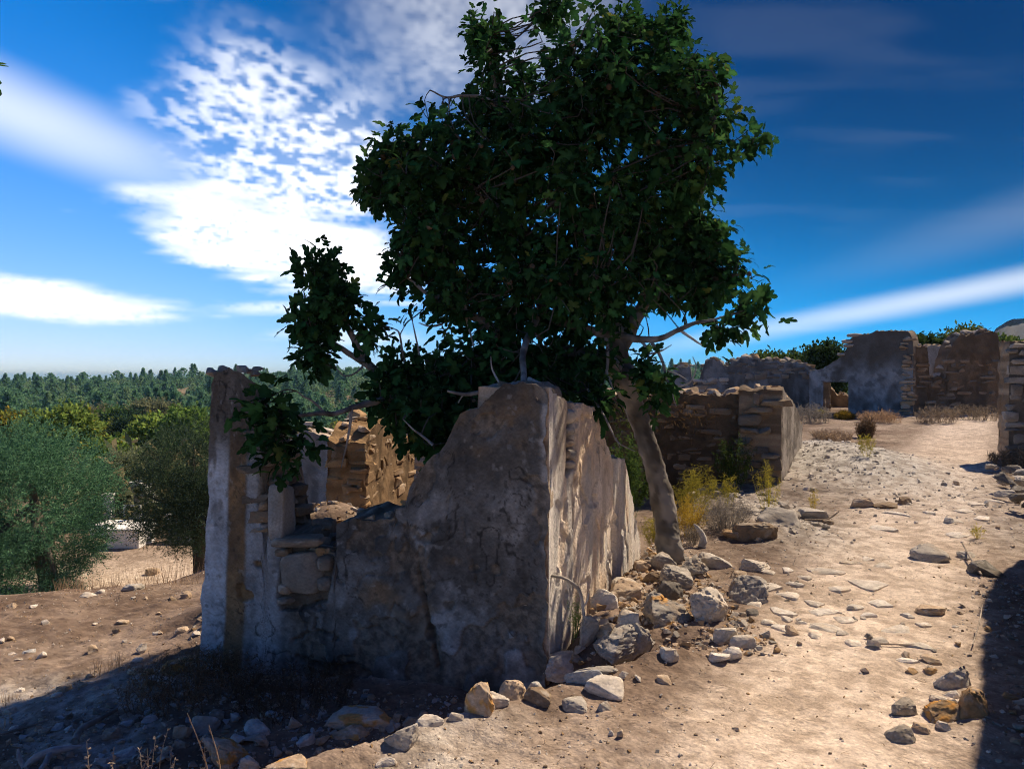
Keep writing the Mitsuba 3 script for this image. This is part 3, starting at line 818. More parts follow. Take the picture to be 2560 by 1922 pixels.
# seen through the gap: the end of an inner wall, its right-hand face in the sun
INNER_TOP = [(0.0, 1.02), (0.25, 1.16), (0.6, 1.20), (1.0, 1.12), (1.6, 1.0), (2.2, 0.8)]
key, w = ruin_wall("rubble_wall", "short wall of sunlit orange stones seen through the gap in the ruined house", (-1.386, 7.3), (-1.20, 9.5), 0.37, INNER_TOP, -0.5,
                   rubble_relief(0.05, 101), plaster_tint((0.11, 0.068, 0.04), (0.19, 0.122, 0.073), (0.08, 0.055, 0.036), 102, 0.4, ((0.19, 0.105, 0.06), (0.34, 0.21, 0.12))), 0.03, 0.06, 103)
masonry(w, key, rw, 0.02, 2.1, -0.2, interp_top(INNER_TOP), [(0.20, 0.135, 0.08), (0.16, 0.105, 0.065), (0.24, 0.18, 0.12), (0.17, 0.10, 0.065)], (0.035, 0.16), (0.06, 0.34), -0.01, 0.2)
end = Wall((-1.755, 7.365), (-1.386, 7.3), 0.2)
masonry(end, key, rw, 0.03, 0.36, -0.2, lambda s: 1.05 + 0.25 * s, [(0.25, 0.17, 0.10), (0.21, 0.12, 0.08), "brown", (0.28, 0.17, 0.09)], (0.05, 0.17), (0.08, 0.30), 0.015, 0.10)
cap_stones(w, key, rw, interp_top(INNER_TOP), 0.05, 2.0, ["tan", "pale", "red"], 0.09, (0.10, 0.26))

FAR_TOP = [(0.0, 0.80), (0.2, 0.92), (0.5, 0.88), (0.8, 0.80), (1.2, 0.85), (1.6, 1.0), (2.0, 1.1), (2.4, 0.95), (3.0, 1.05), (3.6, 0.9)]
key, w = ruin_wall("rubble_wall", "pale grey tumbled rubble wall at the back of the ruined house, behind the orange rubble wall", (-3.0, 10.4), (0.6, 10.0), 0.5, FAR_TOP, -0.8,
                   rubble_relief(0.06, 111), plaster_tint((0.26, 0.25, 0.25), (0.42, 0.41, 0.42), (0.20, 0.17, 0.14), 112, 0.5, ((0.30, 0.25, 0.2), (0.5, 0.45, 0.38))), 0.035, 0.09, 113)
masonry(w, key, rw, 0.9, 3.5, -0.3, interp_top(FAR_TOP), ["pale", "grey", "tan"], (0.07, 0.14), (0.12, 0.34), 0.03, 0.12)
cap_stones(w, key, rw, interp_top(FAR_TOP), 0.05, 3.5, ["pale", "white", "grey", "tan"], 0.07, (0.10, 0.28))

# the dark earth-bound wall behind the trunk and its broken right-hand end
MID_TOP = [(0.0, 1.32), (0.19, 1.39), (0.58, 1.35), (0.9, 1.37), (1.21, 1.41), (1.58, 1.376), (1.83, 1.39), (2.07, 1.435), (2.4, 1.45)]
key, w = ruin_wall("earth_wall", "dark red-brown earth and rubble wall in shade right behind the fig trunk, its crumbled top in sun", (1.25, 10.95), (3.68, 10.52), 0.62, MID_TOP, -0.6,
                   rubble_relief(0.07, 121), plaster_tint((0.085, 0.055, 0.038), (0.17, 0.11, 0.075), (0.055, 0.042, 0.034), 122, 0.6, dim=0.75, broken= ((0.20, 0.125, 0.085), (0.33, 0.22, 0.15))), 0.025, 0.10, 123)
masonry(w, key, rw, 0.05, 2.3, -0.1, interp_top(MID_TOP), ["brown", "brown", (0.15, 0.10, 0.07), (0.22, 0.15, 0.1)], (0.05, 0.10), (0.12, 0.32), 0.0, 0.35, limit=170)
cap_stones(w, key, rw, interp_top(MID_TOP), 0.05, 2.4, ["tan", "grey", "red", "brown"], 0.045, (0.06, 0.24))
END_TOP = [(0.0, 1.46), (0.1, 1.50), (0.6, 1.36), (1.2, 1.28), (1.9, 1.05), (2.1, 0.9)]
key, w = ruin_wall("plastered_wall", "narrow broken wall end with jutting flat stones and pale plastered right face beside the path", (3.56, 10.2), (4.62, 12.3), 0.56, END_TOP, -0.6,
                   rubble_relief(0.03, 131), plaster_tint((0.24, 0.215, 0.185), (0.42, 0.385, 0.345), (0.13, 0.105, 0.085), 132, 0.7, dim=0.75), 0.022, 0.06, 133)
end = Wall((3.05, 10.42), (3.545, 10.185), 0.3)
masonry(end, key, rw, 0.02, 0.48, -0.1, lambda s: 1.44 - 0.25 * abs(s - 0.3), [(0.15, 0.135, 0.12), (0.18, 0.14, 0.10), (0.12, 0.095, 0.075), (0.13, 0.105, 0.085)], (0.035, 0.17), (0.08, 0.36), 0.05, 0.14, depth=0.24)
cap_stones(w, key, rw, interp_top(END_TOP), 0.05, 1.9, ["tan", "grey", "brown"], 0.08, (0.10, 0.26))

# the far row
BACK_TOP = [(0.0, 1.90), (0.094, 1.923), (0.5, 1.965), (0.569, 1.393), (0.708, 1.322), (0.847, 1.821), (0.958, 2.091), (1.219, 2.147), (1.589, 1.919), (1.739, 2.074), (2.132, 2.185), (2.535, 2.13), (3.081, 2.096), (3.253, 2.095),
            (3.647, 2.038), (4.0, 1.912), (4.15, 1.86), (4.207, 1.719)]
key, w = ruin_wall("far_wall", "long low far wall of grey plaster with a crumbling top and a notch at its left end", (5.02, 24.0), (9.2, 23.0), 0.55, BACK_TOP, -0.4,
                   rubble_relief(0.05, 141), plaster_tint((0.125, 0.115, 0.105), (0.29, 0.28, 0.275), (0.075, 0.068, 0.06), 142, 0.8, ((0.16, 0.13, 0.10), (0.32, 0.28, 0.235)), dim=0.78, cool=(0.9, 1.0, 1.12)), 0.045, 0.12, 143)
masonry(w, key, rw, 0.55, 1.6, 0.4, interp_top(BACK_TOP), ["grey", "pale", "tan"], (0.08, 0.16), (0.2, 0.5), 0.04, 0.4, limit=60)
masonry(w, key, rw, 1.6, 4.1, 1.55, interp_top(BACK_TOP), [(0.2, 0.185, 0.165), "dark", (0.16, 0.13, 0.11)], (0.08, 0.16), (0.2, 0.5), 0.02, 0.45, limit=60)
cap_stones(w, key, rw, interp_top(BACK_TOP), 0.05, 4.1, [(0.22, 0.2, 0.18), "grey", "brown"], 0.12, (0.14, 0.36))
for dx, sz in ((2.41, (0.28, 0.24, 0.17)), (2.24, (0.15, 0.14, 0.10))):
    v, f = rock(rw, sz, 1)
    v = v @ rot(rw, None, 0.1).T + w.at(dx, interp_top(BACK_TOP)(dx) + 0.02, -0.2)
    put("stone", (v, f), "m_rock", key, color=rock_color(rw, v, "red"))

TALL_TOP = [(0.0, 1.84), (0.103, 1.87), (0.261, 1.968), (0.522, 2.136), (0.74, 2.394), (0.841, 2.678), (1.005, 2.789), (1.352, 2.815), (1.51, 2.872), (2.0, 2.866), (2.314, 2.841), (2.44, 2.712), (2.485, 2.452)]
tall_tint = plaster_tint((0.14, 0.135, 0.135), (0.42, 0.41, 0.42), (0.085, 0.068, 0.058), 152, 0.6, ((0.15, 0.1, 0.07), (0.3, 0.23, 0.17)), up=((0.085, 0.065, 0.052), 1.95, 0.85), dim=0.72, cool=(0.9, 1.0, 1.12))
key = tag(new_key("tall_ruin"), "tall far ruin of mottled grey plaster with a low doorway at its left", "ruined wall")
w = Wall((8.87, 22.3), (10.68, 20.6), 0.55)
tt = interp_top(TALL_TOP)
pieces = [wall_mesh(w, TALL_TOP, -0.3, rubble_relief(0.04, 151), tall_tint, 0.04, 0.07, 153, s0=0.803, s1=w.len),
          wall_mesh(w, [(-0.3, 1.80), (0.0, 1.84), (0.105, 1.87)], -0.3, rubble_relief(0.04, 151), tall_tint, 0.04, 0.07, 153, s0=-0.3, s1=0.103)]
lint = [(0.103, 1.87), (0.261, 1.968), (0.522, 2.136), (0.74, 2.394), (0.803, 2.55)]
pieces.append(wall_mesh(w, lint, 1.479, rubble_relief(0.04, 151), tall_tint, 0.04, 0.07, 153, s0=0.103, s1=0.803))
sof = np.array([w.at(0.08, 1.4795, 0.0), w.at(0.83, 1.4795, 0.0), w.at(0.83, 1.4795, -0.55), w.at(0.08, 1.4795, -0.55)])
pieces.append((sof, np.array([[0, 2, 1], [0, 3, 2]]), np.full((4, 3), 0.12)))
v, f, c = join(pieces)
put("masonry", (v, f), "m_plaster", key, smooth=True, color=c)
v, f = block(rw, 0.95, 0.10, 0.5)
v = w.at(0.453, 1.53, -0.26) + v[:, :1] * w.d - v[:, 1:2] * w.n + v[:, 2:] * np.array([0, 0, 1.0])
labels[put("lintel", (v, f), "m_rock", key, color=rock_color(rw, v, "grey"))] = {"label": "stone lintel over the low doorway"}
for s, z, wd, h in [(0.76, 2.62, 0.36, 0.12), (0.93, 2.79, 0.34, 0.10), (0.80, 2.50, 0.3, 0.1), (0.60, 2.26, 0.25, 0.09)]:
    set_stone(w, key, rw, s, z, wd, h, "grey", out=0.06, depth=0.45, sub=1)
masonry(w, key, rw, 2.25, 2.5, 0.6, tt, ["brown", "red", "tan"], (0.07, 0.13), (0.16, 0.3), 0.05, 0.1, limit=40)
# rubble behind the doorway
v = []
key, w = ruin_wall("rubble_wall", "brown heap-like rubble wall inside the low doorway of the tall far ruin", (8.2, 24.6), (11.5, 23.4), 0.6, [(0, 1.5), (1.4, 1.45), (2.0, 1.1), (2.6, 0.95), (3.5, 1.5)], -0.3,
                   rubble_relief(0.15, 161), plaster_tint((0.12, 0.075, 0.05), (0.24, 0.155, 0.105), (0.07, 0.05, 0.04), 162, 0.5), 0.06, 0.2, 163)
RED_TOP = [(0.0, 2.45), (0.178, 2.43), (0.40, 2.404), (0.43, 1.612), (0.90, 1.60), (0.95, 2.178), (1.12, 2.493), (1.309, 2.769), (1.787, 2.744), (1.988, 2.845), (2.378, 2.857), (2.466, 2.555), (2.52, 1.6), (2.65, 0.7)]
key, w = ruin_wall("rubble_wall", "reddish brown rubble wall with a broken window opening, right of the tall far ruin", (10.78, 20.75), (13.4, 21.0), 0.5, RED_TOP, -0.3,
                   rubble_relief(0.08, 171), plaster_tint((0.095, 0.06, 0.043), (0.20, 0.135, 0.10), (0.06, 0.05, 0.043), 172, 0.6, ((0.14, 0.1, 0.07), (0.3, 0.24, 0.18)), up=((0.10, 0.075, 0.06), 2.3, 0.5), dim=0.66), 0.04, 0.14, 173)
masonry(w, key, rw, 0.03, 2.45, 0.5, interp_top(RED_TOP), ["brown", (0.2, 0.12, 0.085), "dark", (0.16, 0.12, 0.1)], (0.06, 0.16), (0.14, 0.5), 0.01, 0.42, limit=150)
cap_stones(w, key, rw, interp_top(RED_TOP), 0.05, 2.4, ["grey", "brown", "plum"], 0.12, (0.14, 0.36))
key, w = ruin_wall("far_wall", "bluish grey wall seen through the broken window of the reddish rubble wall", (12.8, 25.2), (16.8, 24.6), 0.5, [(0, 2.6), (1.0, 2.65), (2.0, 2.55), (4.0, 2.4)], -0.3,
                   rubble_relief(0.05, 181), plaster_tint((0.19, 0.18, 0.18), (0.31, 0.30, 0.31), (0.1, 0.09, 0.085), 182, 0.6), 0.07, 0.12, 183)

# the pier at the right-hand edge, and the long wall that it belongs to, just out of the picture
PIER_TOP = [(0.0, 2.17), (0.3, 2.19), (0.6, 2.16), (1.0, 2.17)]
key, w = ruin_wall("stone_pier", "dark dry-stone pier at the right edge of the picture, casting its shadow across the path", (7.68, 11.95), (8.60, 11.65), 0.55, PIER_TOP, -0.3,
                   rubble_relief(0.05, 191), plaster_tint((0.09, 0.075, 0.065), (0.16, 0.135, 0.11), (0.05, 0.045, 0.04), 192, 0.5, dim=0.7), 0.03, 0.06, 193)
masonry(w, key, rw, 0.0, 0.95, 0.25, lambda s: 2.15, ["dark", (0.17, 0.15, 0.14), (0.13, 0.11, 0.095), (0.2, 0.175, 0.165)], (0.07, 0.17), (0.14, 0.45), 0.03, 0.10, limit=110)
LONG_TOP = [(0.0, 1.5), (0.2, 1.9), (0.8, 2.15), (1.4, 2.0), (2.0, 2.12), (2.9, 2.02), (3.8, 2.14), (4.6, 2.0), (5.5, 2.05)]
key, w = ruin_wall("rubble_wall", "long rubble wall just outside the right edge, shading the right-hand verge", (5.12, 7.25), (2.3, 2.75), 0.5, LONG_TOP, -0.4,
                   rubble_relief(0.06, 201), plaster_tint((0.16, 0.13, 0.10), (0.28, 0.235, 0.19), (0.09, 0.08, 0.065), 202, 0.5), 0.06, 0.10, 203)
# ------------------------------------------------------------------ the fig tree
# limbs: rows of x, y, z, radius; crown: leafy masses x, y, z, radii, number of leaf tufts
FIG_BRANCHES = [
    ("trunk", [(1.364, 6.62, -0.027, 0.145), (1.352, 6.62, 0.092, 0.128), (1.336, 6.64, 0.306, 0.118), (1.308, 6.66, 0.521, 0.112), (1.256, 6.7, 0.775, 0.104), (1.175, 6.72, 1.075, 0.098), (1.082, 6.74, 1.335, 0.098), (0.996, 6.76, 1.577, 0.108), (0.92, 6.8, 1.902, 0.1), (0.87, 6.85, 2.273, 0.092), (0.802, 6.9, 2.691, 0.075), (0.719, 6.9, 3.104, 0.06), (0.607, 6.8, 3.572, 0.042), (0.497, 6.7, 3.985, 0.02)]),
    ("limb", [(0.967, 6.76, 1.658, 0.085), (0.727, 6.6, 1.796, 0.08), (0.44, 6.45, 1.832, 0.075), (0.166, 6.3, 1.741, 0.07), (-0.171, 6.2, 1.695, 0.062), (-0.533, 6.1, 1.65, 0.055), (-0.812, 6.0, 1.628, 0.05), (-1.03, 5.95, 1.671, 0.038), (-1.145, 5.9, 1.816, 0.03), (-1.236, 5.88, 1.992, 0.024), (-1.354, 5.86, 2.201, 0.018), (-1.448, 5.84, 2.426, 0.009)]),
    ("limb", [(-1.03, 5.95, 1.671, 0.03), (-1.116, 5.9, 1.745, 0.026), (-1.232, 5.86, 1.815, 0.022), (-1.343, 5.84, 1.895, 0.018), (-1.45, 5.82, 1.964, 0.012), (-1.549, 5.8, 2.074, 0.006)]),
    ("limb", [(-0.722, 6.0, 1.639, 0.034), (-0.82, 5.8, 1.535, 0.03), (-0.926, 5.6, 1.482, 0.025), (-1.048, 5.45, 1.451, 0.022), (-1.146, 5.3, 1.412, 0.019), (-1.208, 5.2, 1.395, 0.017), (-1.27, 5.1, 1.403, 0.015), (-1.35, 5.0, 1.399, 0.013), (-1.426, 4.92, 1.403, 0.011), (-1.473, 4.86, 1.379, 0.009), (-1.489, 4.82, 1.309, 0.006)]),
    ("limb", [(0.23, 6.5, 2.319, 0.05), (0.254, 6.42, 2.204, 0.046), (0.32, 6.36, 2.134, 0.042), (0.506, 6.3, 2.057, 0.038), (0.726, 6.25, 1.998, 0.036), (0.887, 6.2, 1.962, 0.031), (1.083, 6.15, 1.937, 0.027), (1.257, 6.1, 1.979, 0.022), (1.398, 6.08, 2.047, 0.017), (1.572, 6.05, 2.092, 0.01), (1.717, 6.05, 2.128, 0.005)]),
    ("limb", [(0.932, 6.8, 1.862, 0.08), (1.194, 6.9, 2.319, 0.055), (1.505, 7.1, 2.785, 0.042), (1.645, 6.8, 3.246, 0.032), (1.618, 6.3, 3.581, 0.026), (1.667, 6.3, 3.996, 0.012)]),
    ("limb", [(0.87, 6.85, 2.273, 0.075), (0.497, 6.7, 2.541, 0.065), (0.093, 6.5, 2.864, 0.055), (-0.289, 6.35, 3.141, 0.042), (-0.621, 6.25, 3.379, 0.028), (-0.839, 6.2, 3.514, 0.012)]),
    ("limb", [(0.802, 6.9, 2.691, 0.06), (0.38, 6.75, 3.154, 0.05), (0.016, 6.55, 3.619, 0.038), (-0.089, 6.45, 3.859, 0.028), (-0.169, 6.4, 4.149, 0.018), (-0.234, 6.4, 4.455, 0.008)]),
    ("limb", [(0.76, 6.9, 2.898, 0.05), (0.946, 6.9, 3.6, 0.04), (1.136, 6.8, 4.142, 0.028), (1.26, 6.7, 4.466, 0.016), (1.34, 6.7, 4.707, 0.007)]),
    ("limb", [(0.166, 6.3, 1.741, 0.05), (-0.095, 6.1, 1.986, 0.04), (-0.381, 6.0, 2.16, 0.03), (-0.627, 5.95, 2.263, 0.018), (-0.798, 5.9, 2.399, 0.008)]),
    ("limb", [(1.177, 6.8, 2.31, 0.05), (1.568, 7.0, 2.497, 0.04), (1.903, 7.0, 2.539, 0.026), (2.082, 6.9, 2.567, 0.012)]),
    ("limb", [(0.197, 6.1, 2.096, 0.028), (0.111, 5.8, 1.917, 0.026), (0.072, 5.5, 1.755, 0.024), (0.083, 5.3, 1.64, 0.022), (0.049, 5.1, 1.589, 0.022), (-0.078, 5.0, 1.593, 0.02), (-0.196, 4.95, 1.549, 0.016), (-0.299, 4.95, 1.528, 0.013), (-0.418, 4.95, 1.561, 0.007)]),
    ("limb", [(0.016, 6.55, 3.619, 0.024), (-0.117, 6.3, 3.815, 0.018), (-0.245, 6.2, 3.878, 0.015), (-0.387, 6.1, 3.849, 0.012), (-0.515, 6.1, 3.831, 0.009), (-0.643, 6.1, 3.885, 0.005)]),
    ("twig", [(0.756, 6.25, 1.991, 0.018), (0.765, 6.2, 1.862, 0.016), (0.751, 6.15, 1.694, 0.013), (0.701, 6.1, 1.566, 0.01), (0.647, 6.1, 1.467, 0.005)]),
    ("twig", [(0.751, 6.15, 1.694, 0.01), (0.782, 6.1, 1.584, 0.008), (0.819, 6.05, 1.447, 0.004)]),
    ("twig", [(0.726, 6.25, 2.002, 0.016), (0.713, 6.2, 2.103, 0.015), (0.659, 6.15, 2.191, 0.012), (0.592, 6.1, 2.278, 0.01), (0.57, 6.1, 2.307, 0.006)]),
    ("twig", [(0.592, 6.1, 2.278, 0.007), (0.526, 6.1, 2.293, 0.003)]),
    ("twig", [(0.592, 6.1, 2.271, 0.007), (0.643, 6.1, 2.333, 0.003)]),
    ("twig", [(1.09, 6.15, 1.941, 0.016), (1.143, 6.12, 1.859, 0.014), (1.191, 6.1, 1.749, 0.012), (1.22, 6.1, 1.621, 0.01), (1.29, 6.05, 1.574, 0.008), (1.38, 6.0, 1.603, 0.007), (1.426, 6.0, 1.711, 0.005), (1.398, 6.0, 1.801, 0.003)]),
    ("twig", [(0.995, 6.18, 1.95, 0.014), (1.066, 6.16, 1.879, 0.012), (1.083, 6.15, 1.768, 0.01), (1.063, 6.12, 1.621, 0.007)]),
    ("twig", [(1.22, 6.1, 1.694, 0.008), (1.296, 6.08, 1.665, 0.006), (1.373, 6.05, 1.614, 0.004)]),
    ("twig", [(1.25, 6.07, 1.577, 0.007), (1.264, 6.05, 1.476, 0.005), (1.29, 6.05, 1.411, 0.003)]),
    ("twig", [(1.083, 6.15, 1.823, 0.008), (1.165, 6.1, 1.84, 0.006), (1.257, 6.1, 1.895, 0.003)]),
    ("twig", [(1.33, 6.1, 2.008, 0.012), (1.427, 6.05, 1.929, 0.009), (1.482, 6.05, 1.893, 0.004)]),
    ("twig", [(0.579, 5.9, 1.551, 0.01), (0.668, 5.75, 1.381, 0.01), (0.724, 5.65, 1.251, 0.008), (0.768, 5.6, 1.17, 0.006), (0.876, 5.5, 1.113, 0.003)]),
    ("twig", [(0.754, 5.62, 1.202, 0.005), (0.785, 5.6, 1.127, 0.003)]),
    ("twig", [(-1.237, 5.15, 1.388, 0.009), (-1.301, 5.1, 1.473, 0.008), (-1.364, 5.05, 1.517, 0.006), (-1.395, 5.0, 1.551, 0.003)]),
    ("twig", [(-1.108, 5.35, 1.423, 0.01), (-1.124, 5.35, 1.272, 0.009), (-1.156, 5.35, 1.128, 0.006), (-1.179, 5.35, 1.016, 0.003)]),
    ("twig", [(-0.812, 6.0, 1.628, 0.01), (-0.841, 5.95, 1.835, 0.009), (-0.869, 5.95, 1.978, 0.007), (-0.904, 5.9, 2.01, 0.004)]),
    ("twig", [(-0.862, 5.95, 1.96, 0.006), (-0.823, 5.95, 2.031, 0.003)]),
    ("twig", [(-0.722, 6, 1.693, 0.01), (-0.716, 5.95, 1.835, 0.008), (-0.745, 5.9, 1.993, 0.006), (-0.763, 5.9, 2.081, 0.003)]),
    ("twig", [(-0.543, 6.0, 2.052, 0.01), (-0.627, 5.95, 2.031, 0.008), (-0.716, 5.95, 2.06, 0.004)]),
    ("twig", [(-0.363, 6.0, 2.196, 0.011), (-0.345, 6.0, 2.052, 0.009), (-0.302, 6.0, 1.891, 0.006), (-0.309, 6.0, 1.819, 0.003)]),
    ("twig", [(-1.116, 5.9, 1.745, 0.01), (-1.179, 5.86, 1.675, 0.008), (-1.262, 5.84, 1.65, 0.006), (-1.328, 5.82, 1.709, 0.003)]),
    ("twig", [(-0.078, 5.0, 1.593, 0.008), (-0.123, 5.0, 1.686, 0.006), (-0.138, 5.0, 1.776, 0.003)]),
    ("twig", [(-0.314, 4.95, 1.528, 0.006), (-0.344, 4.95, 1.478, 0.003)]),
    ("twig", [(-0.553, 5.4, 1.171, 0.012), (-0.628, 5.35, 1.24, 0.01), (-0.686, 5.3, 1.291, 0.006), (-0.749, 5.3, 1.355, 0.003)]),
]
FIG_CROWN = [(0.385, 6.5, 3.176, 1.148, 1.0, 0.837, 170),
             (0.852, 6.35, 4.091, 0.779, 0.65, 0.532, 85),
             (-0.08, 6.4, 4.034, 0.422, 0.45, 0.46, 20),
             (-0.179, 6.5, 3.526, 0.74, 0.8, 0.428, 55),
             (-0.746, 6.2, 3.217, 0.408, 0.6, 0.408, 34),
             (1.411, 6.3, 3.581, 0.49, 0.55, 0.604, 52),
             (1.777, 7.0, 2.581, 0.398, 0.4, 0.398, 36),
             (1.307, 6.95, 2.657, 0.479, 0.35, 0.375, 40),
             (0.279, 6.3, 2.374, 1.094, 0.8, 0.434, 85),
             (-0.643, 6.1, 2.753, 0.329, 0.5, 0.402, 24),
             (-0.704, 6.0, 1.711, 0.359, 0.4, 0.18, 20),
             (-0.351, 6.1, 1.511, 0.384, 0.6, 0.256, 34),
             (-0.023, 6.3, 1.808, 0.49, 0.7, 0.34, 45),
             (1.4, 7.0, 3.084, 0.629, 0.6, 0.587, 50),
             (0.275, 6.2, 1.695, 0.408, 0.6, 0.223, 26),
             (0.552, 6.4, 1.734, 0.345, 0.5, 0.23, 24),
             (-0.245, 6.2, 1.732, 0.334, 0.5, 0.204, 20),
             (-1.457, 5.85, 2.48, 0.147, 0.25, 0.158, 9),
             (-1.372, 5.86, 2.218, 0.246, 0.3, 0.193, 15),
             (-1.537, 5.82, 2.075, 0.157, 0.25, 0.157, 8),
             (-1.485, 5.82, 1.883, 0.157, 0.25, 0.139, 8),
             (-1.113, 5.88, 2.044, 0.141, 0.2, 0.099, 5),
             (1.877, 6.1, 2.242, 0.11, 0.2, 0.128, 6),
             (1.658, 6.1, 2.059, 0.164, 0.25, 0.11, 5),
             (2.102, 6.7, 3.704, 0.072, 0.15, 0.096, 3),
             (-1.557, 4.85, 1.525, 0.064, 0.12, 0.073, 2),
             (-1.629, 4.85, 1.423, 0.064, 0.12, 0.087, 2),
             (-1.489, 4.82, 1.396, 0.092, 0.15, 0.101, 3),
             (-1.443, 4.86, 1.248, 0.102, 0.15, 0.102, 3),
             (-1.524, 4.84, 1.25, 0.081, 0.15, 0.116, 2),
             (-1.397, 4.9, 1.304, 0.059, 0.1, 0.073, 2),
             (0.65, 5.9, 1.516, 0.159, 0.25, 0.124, 7),
             (1.074, 6.1, 1.73, 0.128, 0.2, 0.128, 6),
             (1.166, 6.2, 1.565, 0.149, 0.2, 0.104, 5),
             (1.34, 6.7, 4.667, 0.16, 0.3, 0.14, 7),
             (0.327, 6.5, 4.733, 0.156, 0.3, 0.117, 6),
             (-0.215, 6.4, 4.532, 0.172, 0.3, 0.134, 7),
             (0.945, 6.6, 4.661, 0.178, 0.3, 0.138, 7),
             (1.741, 6.7, 4.306, 0.112, 0.2, 0.14, 5),
             (-0.95, 6.2, 3.439, 0.223, 0.35, 0.167, 12),
             (-1.053, 6.15, 3.167, 0.166, 0.3, 0.184, 10),
             (-0.812, 6.0, 2.555, 0.162, 0.3, 0.198, 9),
             (-0.52, 5.95, 2.263, 0.196, 0.3, 0.196, 9),
             (-0.908, 5.7, 1.554, 0.205, 0.25, 0.102, 8),
             (-0.724, 5.6, 1.388, 0.235, 0.3, 0.201, 12),
             (-0.516, 5.9, 1.268, 0.247, 0.4, 0.177, 14)]


def leaf_template(half):
    """A lobed fig leaf, unit long, in x (across), y (along), folded and drooping in z: (v, f)."""
    half = np.array(half)
    mid = np.array([(0.0, 0.06), (0.0, 0.34), (0.0, 0.60), (0.0, 0.84)])
    fan = [[0, 1, 2, 3, 4, 5], [5, 6, 7, 8, 9, 10], [10, 11, 12, 13, 14]]
    v, f = [], []
    for sgn in (1, -1):
        at = len(v)
        v += [(sgn * x, y) for x, y in half] + list(mid)
        tri = []
        m0 = len(half)
        for k, idx in enumerate(fan):
            c = m0 + 1 + k if k < 2 else m0 + 3
            for a, b in zip(idx[:-1], idx[1:]):
                tri.append((c, a, b))
        tri += [(m0 + 1, 5, m0 + 2), (m0 + 2, 10, m0 + 3)]
        for a, b, c in tri:
            f.append((at + a, at + b, at + c) if sgn > 0 else (at + a, at + c, at + b))
    v = np.array(v)
    z = 0.30 * np.abs(v[:, 0]) - 0.34 * v[:, 1] ** 2 - 0.25 * v[:, 0] ** 2
    return np.column_stack([v, z]), np.array(f)


LOBED = [(0.0, 0.0), (0.16, -0.10), (0.34, -0.07), (0.43, 0.09), (0.38, 0.25), (0.27, 0.335), (0.43, 0.46), (0.50, 0.60), (0.46, 0.73), (0.34, 0.76), (0.20, 0.645), (0.26, 0.79), (0.245, 0.94), (0.13, 1.06), (0.0, 1.10)]
ENTIRE = [(0.0, 0.0), (0.15, -0.07), (0.31, -0.03), (0.41, 0.10), (0.40, 0.26), (0.365, 0.36), (0.43, 0.46), (0.44, 0.57), (0.39, 0.68), (0.33, 0.73), (0.275, 0.71), (0.26, 0.80), (0.21, 0.93), (0.11, 1.03), (0.0, 1.07)]
DEEP = [(0.0, 0.0), (0.12, -0.09), (0.27, -0.10), (0.38, 0.02), (0.33, 0.17), (0.17, 0.29), (0.37, 0.43), (0.50, 0.62), (0.47, 0.78), (0.33, 0.79), (0.13, 0.60), (0.19, 0.80), (0.19, 0.98), (0.10, 1.12), (0.0, 1.16)]
LEAF_V, LEAF_F = leaf_template(LOBED)
LEAF_KINDS = np.stack([LEAF_V, leaf_template(ENTIRE)[0], leaf_template(DEEP)[0]])


def leaves_at(rng, at, axis, normal, size, tint):
    """Fig leaves with their stalk ends at 'at': (v (n, k, 3), c (n, k, 3))."""
    a = unit(axis)
    n = unit(normal - (normal * a).sum(-1, keepdims=True) * a)
    u = np.cross(a, n)
    bend = rng.uniform(0.3, 1.6, (len(at), 1, 1))
    wid = rng.uniform(0.80, 1.1, (len(at), 1, 1))
    t = LEAF_KINDS[rng.choice(3, len(at), p=[0.45, 0.25, 0.30])]
    v = at[:, None] + size[:, None, None] * (t[..., :1] * wid * u[:, None] + t[..., 1:2] * a[:, None] + t[..., 2:] * bend * n[:, None])
    v = v + (meshkit.noise(v * 14, 3) - 0.5)[..., None] * n[:, None] * 0.022
    c = np.repeat(tint[:, None], t.shape[1], 1) * (1.0 + 0.45 * (np.abs(t[..., :1]) < 0.02))
    return v, c


def fig_tints(rng, n):
    k = rng.random((n, 1))
    c = np.array([0.010, 0.036, 0.013]) * (1 - k) + np.array([0.044, 0.128, 0.040]) * k
    y = (rng.random((n, 1)) < 0.012) * 1.0
    c = c * rng.uniform(0.6, 1.35, (n, 1)) * np.stack([rng.uniform(0.8, 1.35, n), np.ones(n), np.ones(n)], 1)
    return c * (1 - y) + y * np.array([0.13, 0.17, 0.03])


def bark_color(v, lo, hi, seed, dark=(0.06, 0.05, 0.045), amount=0.6):
    c = lerp(lo, hi, sm(0.32, 0.66, nf(v * [1, 1, 0.6], 9, 4, seed)))
    return lerp(c, dark, amount * sm(0.5, 0.66, nf(v * [1, 1, 0.35], 17, 4, seed + 1)))


